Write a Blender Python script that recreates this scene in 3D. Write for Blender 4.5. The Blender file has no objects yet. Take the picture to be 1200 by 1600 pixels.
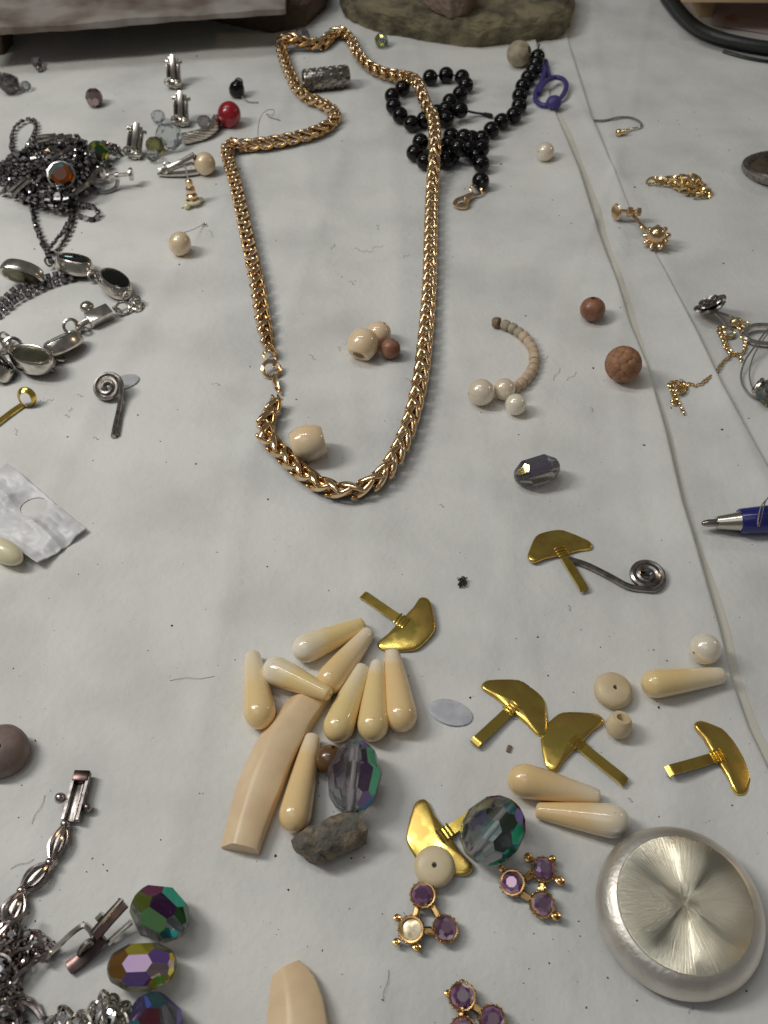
import bpy, bmesh, math, random
import numpy as np
import mathutils.noise as mnoise
from mathutils import Vector, Matrix, Quaternion
R = math.radians
rnd = random.Random(7)
scn = bpy.context.scene
COL = scn.collection

# ------------------------------------------------------------------ camera, light, exposure (metres; builders below work in mm)
MM = 0.001
CAM_H, PITCH, FPX = 220.0, R(49), 1443.0
cam = bpy.data.cameras.new('camera'); cam_o = bpy.data.objects.new('camera', cam); COL.objects.link(cam_o)
cam_o.location = (0, 0, CAM_H*MM); cam_o.rotation_euler = (math.pi/2 - PITCH, 0, 0)
cam.sensor_fit = 'VERTICAL'; cam.sensor_height = 34.6; cam.lens = 34.6*FPX/1600
cam.clip_start = 0.005; cam.clip_end = 20
cam.dof.use_dof = True; cam.dof.focus_distance = 0.262; cam.dof.aperture_fstop = 30
scn.camera = cam_o
w = bpy.data.worlds.new('World'); scn.world = w; w.use_nodes = True
w.node_tree.nodes['Background'].inputs[0].default_value = (0.86, 0.84, 0.80, 1)
w.node_tree.nodes['Background'].inputs[1].default_value = 0.125
def area(name, loc, target, sx, sy, power, col, roll=0):
    l = bpy.data.lights.new(name, 'AREA'); l.shape = 'RECTANGLE'; l.size = sx; l.size_y = sy; l.energy = power; l.color = col
    o = bpy.data.objects.new(name, l); COL.objects.link(o); o.location = loc
    d = Vector(target) - Vector(loc); o.rotation_euler = (d.to_track_quat('-Z', 'Y') @ Quaternion((0, 0, 1), roll)).to_euler()
    return o
area('workbench_lamp', (-0.42, 0.24, 0.47), (0.0, 0.20, 0), 0.08, 0.22, 1.55, (1.0, 0.955, 0.88))
area('fluorescent_tube', (-0.62, 0.55, 1.45), (0.02, 0.25, 0), 0.05, 1.1, 2.2, (0.96, 1.0, 0.98), 0.3)
area('fluorescent_tube', (-0.48, 0.55, 1.45), (0.02, 0.25, 0), 0.05, 1.1, 2.2, (0.96, 1.0, 0.98), 0.3)
area('fill_light', (-0.50, -0.25, 1.5), (0.02, 0.25, 0), 1.0, 0.8, 1.9, (0.96, 0.97, 1.0))  # large soft fill light, added to lift the shadows
area('warm_bulb', (0.95, 0.55, 0.50), (0.05, 0.3, 0), 0.05, 0.05, 0.5, (1.0, 0.72, 0.42))
scn.view_settings.view_transform = 'Standard'; scn.view_settings.look = 'None'
scn.view_settings.exposure = 0.0; scn.view_settings.gamma = 1
scn.render.engine = 'CYCLES'; scn.cycles.use_denoising = True
scn.cycles.max_bounces = 10; scn.cycles.transparent_max_bounces = 12
scn.cycles.caustics_reflective = False; scn.cycles.caustics_refractive = True; scn.cycles.sample_clamp_indirect = 4; scn.cycles.blur_glossy = 1.0

# ------------------------------------------------------------------ where a line of sight meets the paper
def ray(px, py):
    c, s = math.cos(PITCH), math.sin(PITCH); u = (px-600)/FPX; v = (800-py)/FPX
    return Vector((u, c + v*s, -s + v*c))
def P0(px, py, z=0.0):
    d = ray(px, py); return Vector((0, 0, CAM_H)) + d*((z-CAM_H)/d.z)
EDGE1 = [(835,60),(862,165),(905,270),(935,370),(962,440),(985,510),(1012,575),(1040,680),(1065,790),(1090,870),(1124,985),(1142,1060),(1170,1140),(1215,1235),(1400,1700)]
EDGE2 = [(880,40),(925,190),(985,330),(1040,430),(1090,530),(1128,610),(1215,760),(1500,1200)]
def edge_fn(px):
    w_ = sorted([P0(*p) for p in px], key=lambda q: q.y); ys = [q.y for q in w_]; xs = [q.x for q in w_]
    return lambda y: np.interp(y, ys, xs)
e1, e2 = edge_fn(EDGE1), edge_fn(EDGE2)
def wrinkle(x, y):
    x = np.asarray(x, float); y = np.asarray(y, float); z = 0
    for a, kx, ky, ph in ((.22,.031,.012,.3),(.16,-.045,.05,1.9),(.10,.11,.028,4.0),(.07,.05,-.13,2.2),(.05,.19,.07,.9)):
        z = z + a*np.sin(kx*x + ky*y + ph + 1.3*np.sin(.013*x - .017*y + ph))
    for x0, k, wd, a in ((-38,.09,3.0,.6),(30,-.05,2.2,.5),(-95,.2,4,.7),(88,.12,3,.6),(2,.02,4,.45),(-16,-.12,1.6,.4),(62,.3,2.0,.45),(120,-.1,2.4,.5)):   # soft fold lines
        z = z + a*np.exp(-((x - x0 - k*(y-260) - 3*np.sin(y*.02+x0))/wd)**2)
    return z + .5
def lip(d, lift, run): # d = distance inside the edge
    d = np.maximum(d, 0); t = np.clip(1 - d/run, 0, 1); t = t*t*(3-2*t)
    return lift*t*np.sqrt(np.clip(d/1.2, 0, 1)*(2-np.clip(d/1.2, 0, 1)))
def lift1(y): return 1.8 + .7*np.sin(np.asarray(y)*.035+1)
def lift2(y): return 1.3 + .6*np.sin(np.asarray(y)*.03)
def g_base(x, y): return wrinkle(x, y)
def g_mid(x, y): return wrinkle(x, y) + .12 + lip(e2(y)-x, lift2(y), 20)
def g_top(x, y):
    return wrinkle(x, y) + .24 + lip(e1(y)-x, lift1(y), 20)
def ground(x, y):
    if x < e1(y): return float(g_top(x, y))
    if x < e2(y): return float(g_mid(x, y))
    return float(g_base(x, y))
def P(px, py, z=0.0):
    q = P0(px, py, z)
    for _ in range(3): q = P0(px, py, z + ground(q.x, q.y))
    return q
def mmpx(px, py, z=0):                                           # mm per photo pixel at that place
    d = P(px, py, z) - Vector((0, 0, CAM_H)); a = Vector((0, math.cos(PITCH), -math.sin(PITCH))); return d.dot(a)/FPX

# ------------------------------------------------------------------ materials
def mat(name, base, rough=.4, metal=0, base2=None, nscale=200, bump=0, bscale=600, rough2=None, thr=(.4,.65), coat=0, sss=0, trans=0, ior=1.5, spec=.5, detail=4, aniso=0, sheen=0):
    m = bpy.data.materials.new(name); m.use_nodes = True; nt = m.node_tree; N = nt.nodes; L = nt.links; p = N['Principled BSDF']
    def S(k, v): p.inputs[k].default_value = v
    S('Base Color', (*base, 1)); S('Roughness', rough); S('Metallic', metal); S('Coat Weight', coat); S('Coat Roughness', .04)
    S('Transmission Weight', trans); S('IOR', ior); S('Specular IOR Level', spec); S('Anisotropic', aniso)
    if sss: S('Subsurface Weight', sss); S('Subsurface Radius', (1, .6, .35)); S('Subsurface Scale', .0015)
    tc = N.new('ShaderNodeTexCoord'); oi_ = N.new('ShaderNodeObjectInfo'); va = N.new('ShaderNodeVectorMath'); L.new(tc.outputs['Object'], va.inputs[0]); L.new(oi_.outputs['Random'], va.inputs[1])
    if base2 is not None or rough2 is not None:
        no = N.new('ShaderNodeTexNoise'); no.inputs['Scale'].default_value = nscale; no.inputs['Detail'].default_value = detail; L.new(va.outputs[0], no.inputs['Vector'])
        mr = N.new('ShaderNodeMapRange'); mr.inputs[1].default_value = thr[0]; mr.inputs[2].default_value = thr[1]; L.new(no.outputs['Fac'], mr.inputs[0])
        if base2 is not None:
            mx = N.new('ShaderNodeMix'); mx.data_type = 'RGBA'; mx.inputs[6].default_value = (*base, 1); mx.inputs[7].default_value = (*base2, 1)
            L.new(mr.outputs[0], mx.inputs[0]); L.new(mx.outputs[2], p.inputs['Base Color'])
        if rough2 is not None:
            m2 = N.new('ShaderNodeMapRange'); m2.inputs[3].default_value = rough; m2.inputs[4].default_value = rough2; L.new(mr.outputs[0], m2.inputs[0]); L.new(m2.outputs[0], p.inputs['Roughness'])
    if bump:
        nb = N.new('ShaderNodeTexNoise'); nb.inputs['Scale'].default_value = bscale; nb.inputs['Detail'].default_value = 5; L.new(va.outputs[0], nb.inputs['Vector'])
        b = N.new('ShaderNodeBump'); b.inputs['Strength'].default_value = 1; b.inputs['Distance'].default_value = bump*MM; L.new(nb.outputs['Fac'], b.inputs['Height']); L.new(b.outputs[0], p.inputs['Normal'])
    return m
def paper_mat():
    m = mat('white_paper', (.73,.73,.71), .62, base2=(.585,.585,.57), nscale=34, bump=.22, bscale=420, thr=(.40,.74), detail=13, spec=.25)
    nt = m.node_tree; N = nt.nodes; L = nt.links; p = N['Principled BSDF']; tc = [n for n in N if n.type == 'TEX_COORD'][0]
    src = p.inputs['Base Color'].links[0].from_socket
    no = N.new('ShaderNodeTexNoise'); no.inputs['Scale'].default_value = 900; no.inputs['Detail'].default_value = 3; L.new(tc.outputs['Object'], no.inputs[0])
    mr = N.new('ShaderNodeMapRange'); mr.inputs[1].default_value = .66; mr.inputs[2].default_value = .76; mr.inputs[4].default_value = .5; L.new(no.outputs['Fac'], mr.inputs[0])
    n2 = N.new('ShaderNodeTexNoise'); n2.inputs['Scale'].default_value = 55; n2.inputs['Detail'].default_value = 2; L.new(tc.outputs['Object'], n2.inputs[0])
    m2 = N.new('ShaderNodeMapRange'); m2.inputs[1].default_value = .45; m2.inputs[2].default_value = .7; L.new(n2.outputs['Fac'], m2.inputs[0])
    mu = N.new('ShaderNodeMath'); mu.operation = 'MULTIPLY'; L.new(mr.outputs[0], mu.inputs[0]); L.new(m2.outputs[0], mu.inputs[1])
    mx = N.new('ShaderNodeMix'); mx.data_type = 'RGBA'; mx.inputs[7].default_value = (.27,.27,.26,1); L.new(mu.outputs[0], mx.inputs[0]); L.new(src, mx.inputs[6]); L.new(mx.outputs[2], p.inputs['Base Color'])
    return m
def ivory_mat(name, white_at, a=(.84,.62,.31), b=(.87,.81,.69), lo=.0, hi=.45, rough=.16):
    """shell ivory, peach to white along the bead's own length (object z, given as a 0..1 attribute)"""
    m = mat(name, a, rough, coat=.8, sss=.10); nt = m.node_tree; N = nt.nodes; L = nt.links; p = N['Principled BSDF']; tc = [n for n in N if n.type == 'TEX_COORD'][0]
    at = N.new('ShaderNodeAttribute'); at.attribute_name = 'along'
    no = N.new('ShaderNodeTexNoise'); no.inputs['Scale'].default_value = 170; L.new(tc.outputs['Object'], no.inputs[0])
    ad = N.new('ShaderNodeMath'); ad.operation = 'MULTIPLY_ADD'; ad.inputs[1].default_value = .5; L.new(no.outputs['Fac'], ad.inputs[0]); L.new(at.outputs['Fac'], ad.inputs[2])
    mr = N.new('ShaderNodeMapRange'); mr.inputs[1].default_value = lo+.25; mr.inputs[2].default_value = hi+.25
    mr.inputs[3].default_value, mr.inputs[4].default_value = (1, 0) if white_at == 0 else (0, 1)
    L.new(ad.outputs[0], mr.inputs[0])
    sp = N.new('ShaderNodeTexNoise'); sp.inputs['Scale'].default_value = 1100; sp.inputs['Detail'].default_value = 2; L.new(tc.outputs['Object'], sp.inputs[0])
    sr = N.new('ShaderNodeMapRange'); sr.inputs[1].default_value = .70; sr.inputs[2].default_value = .78; sr.inputs[4].default_value = .45; L.new(sp.outputs['Fac'], sr.inputs[0])
    gn = N.new('ShaderNodeTexNoise'); gn.inputs['Scale'].default_value = 260; gn.inputs['Detail'].default_value = 6; L.new(tc.outputs['Object'], gn.inputs[0])
    rr = N.new('ShaderNodeMapRange'); rr.inputs[1].default_value = .4; rr.inputs[2].default_value = .7; rr.inputs[3].default_value = rough*.8; rr.inputs[4].default_value = rough*2.2; L.new(gn.outputs['Fac'], rr.inputs[0]); L.new(rr.outputs[0], p.inputs['Roughness'])
    oi = N.new('ShaderNodeObjectInfo'); hsv = N.new('ShaderNodeHueSaturation'); hsv.inputs['Color'].default_value = (*a, 1)
    r1 = N.new('ShaderNodeMapRange'); r1.inputs[3].default_value = .494; r1.inputs[4].default_value = .512; L.new(oi.outputs['Random'], r1.inputs[0]); L.new(r1.outputs[0], hsv.inputs['Hue'])
    mx = N.new('ShaderNodeMix'); mx.data_type = 'RGBA'; mx.inputs[7].default_value = (*b, 1); L.new(hsv.outputs[0], mx.inputs[6]); L.new(mr.outputs[0], mx.inputs[0])
    m5 = N.new('ShaderNodeMix'); m5.data_type = 'RGBA'; m5.inputs[7].default_value = (.30,.20,.10,1); L.new(sr.outputs[0], m5.inputs[0]); L.new(mx.outputs[2], m5.inputs[6]); L.new(m5.outputs[2], p.inputs['Base Color'])
    return m
def glass_mat(name, tint, thru=.4):
    m = bpy.data.materials.new(name); m.use_nodes = True; nt = m.node_tree; N = nt.nodes; L = nt.links; N.remove(N['Principled BSDF'])
    gl = N.new('ShaderNodeBsdfGlass'); gl.inputs['Color'].default_value = (*tint, 1); gl.inputs['IOR'].default_value = 1.52; gl.inputs['Roughness'].default_value = .03
    tr = N.new('ShaderNodeBsdfTransparent'); tr.inputs[0].default_value = (*[c**.5 for c in tint], 1); mx = N.new('ShaderNodeMixShader'); mx.inputs[0].default_value = thru
    L.new(gl.outputs[0], mx.inputs[1]); L.new(tr.outputs[0], mx.inputs[2]); L.new(mx.outputs[0], N['Material Output'].inputs[0]); return m
def ab_mat(name, tint, cols, cover=.5, seed=0.0):
    """cut glass with an aurora coating: the hue follows the angle the facet is seen at, as thin film does, some facets uncoated"""
    m = bpy.data.materials.new(name); m.use_nodes = True; nt = m.node_tree; N = nt.nodes; L = nt.links
    for n in list(N): N.remove(n)
    out = N.new('ShaderNodeOutputMaterial'); gl = N.new('ShaderNodeBsdfGlass'); gl.inputs['Color'].default_value = (*tint, 1); gl.inputs['IOR'].default_value = 1.55; gl.inputs['Roughness'].default_value = .02
    go = N.new('ShaderNodeBsdfGlossy'); go.inputs['Roughness'].default_value = .03
    di = N.new('ShaderNodeBsdfDiffuse')
    lw = N.new('ShaderNodeLayerWeight'); lw.inputs[0].default_value = .5
    at = N.new('ShaderNodeAttribute'); at.attribute_name = 'facet'
    ma = N.new('ShaderNodeMath'); ma.operation = 'MULTIPLY_ADD'; ma.inputs[1].default_value = .8; L.new(lw.outputs['Facing'], ma.inputs[0]); L.new(at.outputs['Fac'], ma.inputs[2])
    fr = N.new('ShaderNodeMath'); fr.operation = 'FRACT'; L.new(ma.outputs[0], fr.inputs[0])
    rp = N.new('ShaderNodeValToRGB'); rp.color_ramp.interpolation = 'EASE'
    while len(rp.color_ramp.elements) < len(cols): rp.color_ramp.elements.new(.5)
    for i, c in enumerate(cols): rp.color_ramp.elements[i].position = i/len(cols); rp.color_ramp.elements[i].color = (*c, 1)
    L.new(fr.outputs[0], rp.inputs[0]); L.new(rp.outputs[0], go.inputs['Color']); L.new(rp.outputs[0], di.inputs['Color'])
    m1 = N.new('ShaderNodeMixShader'); m1.inputs[0].default_value = .16; L.new(go.outputs[0], m1.inputs[1]); L.new(di.outputs[0], m1.inputs[2])
    a2 = N.new('ShaderNodeAttribute'); a2.attribute_name = 'coat'
    mr = N.new('ShaderNodeMapRange'); mr.inputs[1].default_value = 1-cover; mr.inputs[2].default_value = 1-cover+.05; mr.inputs[3].default_value = .10; mr.inputs[4].default_value = .95; L.new(a2.outputs['Fac'], mr.inputs[0])
    tr = N.new('ShaderNodeBsdfTransparent'); tr.inputs[0].default_value = (*[c**.5 for c in tint], 1); m3 = N.new('ShaderNodeMixShader'); m3.inputs[0].default_value = .32; L.new(gl.outputs[0], m3.inputs[1]); L.new(tr.outputs[0], m3.inputs[2])
    m2 = N.new('ShaderNodeMixShader'); L.new(mr.outputs[0], m2.inputs[0]); L.new(m3.outputs[0], m2.inputs[1]); L.new(m1.outputs[0], m2.inputs[2]); L.new(m2.outputs[0], out.inputs[0])
    return m
M = dict(
 paper=paper_mat(),
 gold=mat('rose_gold_plate', (.90,.67,.41), .17, 1, base2=(.74,.51,.29), nscale=260),
 ygold=mat('yellow_gold_plate', (.94,.74,.42), .2, 1, base2=(.76,.53,.24), nscale=400),
 agold=mat('antique_and_shade_gold', (.70,.45,.19), .24, 1, base2=(.36,.20,.08), nscale=420, thr=(.42,.62)),
 brassh=mat('patinated_brass', (.92,.70,.17), .17, 1, base2=(.60,.39,.11), nscale=190, rough2=.34, thr=(.42,.60), bump=.05, bscale=120, detail=9),
 brass=mat('tarnished_brass', (.84,.62,.14), .2, 1, base2=(.46,.29,.08), nscale=190, rough2=.34, thr=(.46,.68), bump=.06, bscale=140, detail=8),
 silver=mat('worn_silver', (.72,.68,.62), .22, 1, base2=(.50,.46,.42), nscale=300, bump=.04, bscale=260),
 dsilver=mat('oxidised_silver', (.40,.37,.34), .28, 1, base2=(.20,.18,.17), nscale=500),
 steel=mat('steel_wire', (.50,.49,.47), .3, 1),
 gun=mat('dark_plated_setting', (.30,.27,.27), .22, 1, base2=(.55,.52,.52), nscale=900),
 gund=mat('blackened_setting', (.17,.155,.15), .2, 1, base2=(.42,.40,.39), nscale=900),
 psilver=mat('rosy_dull_silver', (.62,.55,.53), .2, 1, base2=(.26,.21,.20), nscale=500),
 dbrown=mat('brown_tarnish', (.13,.080,.072), .28, 1, base2=(.07,.05,.048), nscale=300),
 black=mat('black_glass', (.003,.003,.004), .05, spec=.4),
 onyx=mat('black_onyx', (.004,.004,.004), .06),
 thread=mat('black_thread', (.012,.012,.014), .8),
 rubber=mat('black_rubber_cord', (.016,.017,.018), .45, bump=.3, bscale=300),
 purple=mat('purple_elastic_cord', (.055,.045,.20), .5),
 pearl=mat('cream_pearl', (.82,.72,.57), .22, base2=(.77,.64,.49), nscale=150, coat=1, ior=2.0),
 pearlw=mat('white_pearl', (.85,.78,.64), .22, base2=(.81,.71,.56), nscale=150, coat=1, ior=2.0),
 pearld=mat('baroque_pearl', (.80,.63,.40), .3, base2=(.72,.52,.32), nscale=220, coat=1, ior=2.0, bump=.15, bscale=200),
 red=mat('red_lacquered_bead', (.36,.008,.020), .25, base2=(.22,.006,.014), nscale=200, coat=.4),
 wood=mat('brown_wooden_bead', (.30,.135,.075), .45, base2=(.20,.08,.045), nscale=300, bump=.1, bscale=500, coat=.15),
 carved=mat('carved_clay_bead', (.36,.185,.095), .6, base2=(.25,.11,.055), nscale=260, bump=.12, bscale=600),
 heishi=mat('shell_heishi', (.62,.48,.34), .6, base2=(.50,.37,.25), nscale=400, bump=.08, bscale=900),
 heishig=mat('grey_shell_heishi', (.42,.36,.27), .6, base2=(.30,.24,.16), nscale=400, bump=.08, bscale=900),
 heishib=mat('brown_shell_heishi', (.17,.10,.05), .55, base2=(.30,.22,.13), nscale=400, bump=.1, bscale=900),
 bone=mat('pale_bone', (.72,.60,.39), .42, base2=(.64,.50,.30), nscale=160, bump=.06, bscale=500, sss=.05, detail=8),
 boneh=mat('bone_hole', (.34,.19,.09), .6),
 tusk=mat('ivory_bar', (.78,.61,.39), .40, base2=(.72,.53,.33), nscale=120, sss=.08, bump=.06, bscale=420, detail=9),
 iv0=ivory_mat('shell_teardrop_white_head', 0, lo=.08, hi=.46), iv1=ivory_mat('shell_teardrop_white_tip', 1, lo=.76, hi=1.0), iv2=ivory_mat('shell_teardrop_plain', 1, lo=.35, hi=1.25),
 barrel=mat('ivory_barrel', (.82,.62,.38), .15, base2=(.84,.70,.52), nscale=90, coat=.8, sss=.1),
 glass=glass_mat('clear_glass', (.84,.86,.87), .15),
 smoke=glass_mat('smoky_glass', (.58,.56,.56), .2),
 rosesmoke=ab_mat('rose_smoke_glass', (.55,.45,.45), [(.10,.07,.07),(.55,.42,.42),(.16,.11,.11),(.75,.66,.66),(.25,.18,.18)], .7),
 olive=glass_mat('olive_glass', (.50,.49,.30), .3),
 film=mat('cloudy_film', (.66,.68,.74), .35, trans=.45, base2=(.8,.81,.85), nscale=300),
 amber=mat('amber_bead', (.13,.065,.025), .25, coat=.4),
 violet=ab_mat('amethyst_rhinestone', (.55,.35,.55), [(.70,.44,.64),(.30,.15,.30),(.90,.78,.90),(.48,.27,.46),(.76,.52,.66),(.36,.18,.37)], .97),  # pale and dark facet tones paint the sparkle into the stones
 foilback=mat('tarnished_foil', (.55,.46,.30), .3, 1, base2=(.8,.7,.5), nscale=800),
 gem=mat('rhinestone', (.55,.54,.56), .06, .75, base2=(.92,.92,.95), nscale=900, coat=1),
 gemd=mat('smoky_rhinestone', (.20,.18,.19), .08, .6, base2=(.45,.43,.46), nscale=900, coat=1),
 foil=mat('crumpled_card', (.70,.70,.72), .45, base2=(.60,.60,.62), nscale=110, bump=.12, bscale=160),
 jade=mat('pale_yellow_bead', (.74,.68,.46), .3, coat=.4),
 clay=mat('grey_brown_clay', (.23,.17,.15), .55, base2=(.15,.105,.09), nscale=160, bump=.2, bscale=400),
 drift=mat('grey_brown_drift_stone', (.23,.185,.125), .75, base2=(.12,.11,.095), nscale=260, bump=1.3, bscale=420, thr=(.44,.56), detail=10),
 rock=mat('greenish_brown_stone', (.21,.185,.11), .9, base2=(.075,.062,.04), nscale=70, bump=1.6, bscale=190, detail=10),
 rockb=mat('dark_brown_stone', (.10,.065,.04), .85, base2=(.06,.04,.028), nscale=45, bump=1.2, bscale=150, detail=8),
 rockp=mat('pinkish_stone', (.24,.17,.13), .85, base2=(.17,.125,.095), nscale=60, bump=1, bscale=180, detail=8),
 slab=mat('stained_pale_slab', (.29,.265,.24), .85, base2=(.11,.08,.06), nscale=32, bump=.5, bscale=140, thr=(.40,.64), detail=8),
 tan=mat('tan_card', (.55,.40,.24), .7),
 pink=mat('pink_marked_paper', (.62,.50,.50), .7, base2=(.5,.25,.27), nscale=60, thr=(.55,.66)),
 blue=mat('blue_pen_barrel', (.012,.016,.16), .25, coat=.3),
 penmetal=mat('pen_tip_metal', (.62,.58,.50), .22, 1),
 grit=mat('dark_grit', (.035,.033,.032), .8),
 flake=mat('brown_flake', (.20,.13,.10), .8),
 purplestone=mat('brooch_relief', (.06,.05,.045), .4, .6, base2=(.18,.14,.09), nscale=120, bump=1.0, bscale=200),
 ab_green=ab_mat('aurora_crystal_green', (.82,.82,.84), [(.34,.10,.04),(.10,.03,.12),(.06,.19,.05),(.72,.60,.07),(.03,.50,.28),(.05,.40,.42),(.22,.18,.42)], .46),
 ab_violet=ab_mat('aurora_crystal_violet', (.80,.78,.80), [(.30,.20,.16),(.18,.12,.20),(.22,.14,.30),(.08,.55,.26),(.20,.14,.62),(.45,.43,.44)], .38),
 ab_grey=ab_mat('aurora_crystal_grey', (.76,.76,.77), [(.18,.16,.19),(.28,.26,.36),(.14,.12,.16),(.75,.62,.22),(.30,.28,.34)], .40),
 ab_yellow=ab_mat('aurora_crystal_yellow', (.76,.76,.66), [(.12,.15,.05),(.55,.52,.05),(.36,.13,.05),(.85,.78,.10),(.34,.18,.66),(.20,.24,.14)], .42),
 ab_orange=ab_mat('aurora_crystal_orange', (.55,.5,.46), [(.12,.07,.05),(.62,.16,.02),(.06,.05,.05),(.32,.48,.52),(.12,.20,.07),(.08,.07,.07)], .75),
)
def disc_mat():
    m = bpy.data.materials.new('spun_silver_face'); m.use_nodes = True; nt = m.node_tree; N = nt.nodes; L = nt.links; p = N['Principled BSDF']
    p.inputs['Base Color'].default_value = (.73,.69,.56,1); p.inputs['Metallic'].default_value = 1; p.inputs['Roughness'].default_value = .30
    p.inputs['Anisotropic'].default_value = .95; p.inputs['Anisotropic Rotation'].default_value = 0.0
    tg = N.new('ShaderNodeTangent'); tg.direction_type = 'RADIAL'; tg.axis = 'Z'; L.new(tg.outputs[0], p.inputs['Tangent'])
    tc = N.new('ShaderNodeTexCoord'); se = N.new('ShaderNodeSeparateXYZ'); L.new(tc.outputs['Object'], se.inputs[0])
    at = N.new('ShaderNodeMath'); at.operation = 'ARCTAN2'; L.new(se.outputs['Y'], at.inputs[0]); L.new(se.outputs['X'], at.inputs[1])
    ln = N.new('ShaderNodeVectorMath'); ln.operation = 'LENGTH'; L.new(tc.outputs['Object'], ln.inputs[0])
    cb = N.new('ShaderNodeCombineXYZ'); 
    m1 = N.new('ShaderNodeMath'); m1.operation = 'MULTIPLY'; m1.inputs[1].default_value = 24; L.new(at.outputs[0], m1.inputs[0])
    m2 = N.new('ShaderNodeMath'); m2.operation = 'MULTIPLY'; m2.inputs[1].default_value = 130; L.new(ln.outputs['Value'], m2.inputs[0])
    L.new(m1.outputs[0], cb.inputs[0]); L.new(m2.outputs[0], cb.inputs[1])
    no = N.new('ShaderNodeTexNoise'); no.inputs['Scale'].default_value = 1; no.inputs['Detail'].default_value = 6; no.inputs['Roughness'].default_value = .7; L.new(cb.outputs[0], no.inputs[0])
    b = N.new('ShaderNodeBump'); b.inputs['Distance'].default_value = .00030; L.new(no.outputs['Fac'], b.inputs['Height']); L.new(b.outputs[0], p.inputs['Normal'])
    return m
M['disc'] = disc_mat()
M['rim'] = mat('brushed_silver_rim', (.84,.81,.76), .48, 1, base2=(.70,.65,.58), nscale=90, bump=.14, bscale=900)
M['platebk'] = mat('olive_reflection_plate', (.27,.25,.17), .34, 1, base2=(.15,.14,.10), nscale=200)  # dark olive reflection put into the colour of the back plates
for k_ in ('pearl','pearlw','pearld'): M[k_].node_tree.nodes['Principled BSDF'].inputs['Coat Roughness'].default_value = .11
M['edge_strip'] = mat('beige_paper_strip', (.63,.61,.54), .65, base2=(.57,.55,.48), nscale=60)  # beige strip, darker than the sheets, running along the fold edge
M['bore'] = mat('frosted_bore', (.62,.60,.60), .6)

# ------------------------------------------------------------------ mesh building
class MB:
    def __init__(s): s.v = []; s.f = []; s.m = []
    def raw(s, v, f, mi=0):
        b = len(s.v); s.v += [Vector(q) for q in v]; s.f += [[i+b for i in q] for q in f]; s.m += [mi]*len(f); return s
    def add(s, o, T=None, mi=None):
        b = len(s.v); s.v += [(T @ q) if T is not None else q.copy() for q in o.v]; s.f += [[i+b for i in q] for q in o.f]
        s.m += (o.m if mi is None else [mi]*len(o.f)); return s
    def tr(s, T): s.v = [T @ q for q in s.v]; return s
def lathe(prof, n=24):
    o = MB(); v = []; f = []; rings = []
    for r, z in prof:
        if r < 1e-6: rings.append([len(v)]); v.append((0, 0, z))
        else:
            rings.append(list(range(len(v), len(v)+n))); v += [(r*math.cos(2*math.pi*k/n), r*math.sin(2*math.pi*k/n), z) for k in range(n)]
    for a, b in zip(rings, rings[1:]):
        for k in range(n):
            j = (k+1) % n
            if len(a) == 1 and len(b) == 1: continue
            if len(a) == 1: f.append([a[0], b[j], b[k]])
            elif len(b) == 1: f.append([a[k], a[j], b[0]])
            else: f.append([a[k], a[j], b[j], b[k]])
    return o.raw(v, f)
def sphere(r, n=24, m=14, hole=0, sz=1):
    th0 = math.asin(min(.9, hole/r)) if hole else 0; pr = []
    if hole: pr.append((hole, 0))
    for i in range(m+1):
        t = -math.pi/2 + th0 + (math.pi-2*th0)*i/m; pr.append((max(0, r*math.cos(t)) if (hole or 0 < i < m) else 0, r*sz*math.sin(t)))
    if hole: pr.append((hole, 0))
    return lathe(pr, n)
def smooth_path(pts, step=None, closed=False, sub=10):
    pts = [Vector(p) for p in pts]; n = len(pts); out = []
    rng = range(n if closed else n-1)
    for i in rng:
        if closed: a, b, c, d = pts[(i-1) % n], pts[i], pts[(i+1) % n], pts[(i+2) % n]
        else: a, b, c, d = pts[max(i-1, 0)], pts[i], pts[i+1], pts[min(i+2, n-1)]
        for k in range(sub):
            t = k/sub; out.append(.5*((2*b) + (c-a)*t + (2*a-5*b+4*c-d)*t*t + (3*b-a-3*c+d)*t**3))
    if not closed: out.append(pts[-1])
    if step:
        if closed: out.append(out[0])
        L = [0]
        for a, b in zip(out, out[1:]): L.append(L[-1] + (b-a).length)
        k = max(2, int(round(L[-1]/step))); res = []; j = 0
        for i in range(k + (0 if closed else 1)):
            s = L[-1]*i/k
            while j < len(L)-2 and L[j+1] < s: j += 1
            res.append(out[j].lerp(out[j+1], (s-L[j])/max(1e-9, L[j+1]-L[j])))
        return res
    return out
def frames(path, closed=False):
    n = len(path); T = []
    for i in range(n):
        a = path[(i-1) % n] if closed or i else path[0]; b = path[(i+1) % n] if closed or i < n-1 else path[-1]
        t = (b-a); T.append(t.normalized() if t.length > 1e-9 else Vector((0, 0, 1)))
    u = T[0].orthogonal().normalized(); U = []
    for i in range(n):
        u = u - T[i]*u.dot(T[i]); u = u.normalized() if u.length > 1e-6 else T[i].orthogonal().normalized(); U.append(u.copy())
    return T, U
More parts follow.
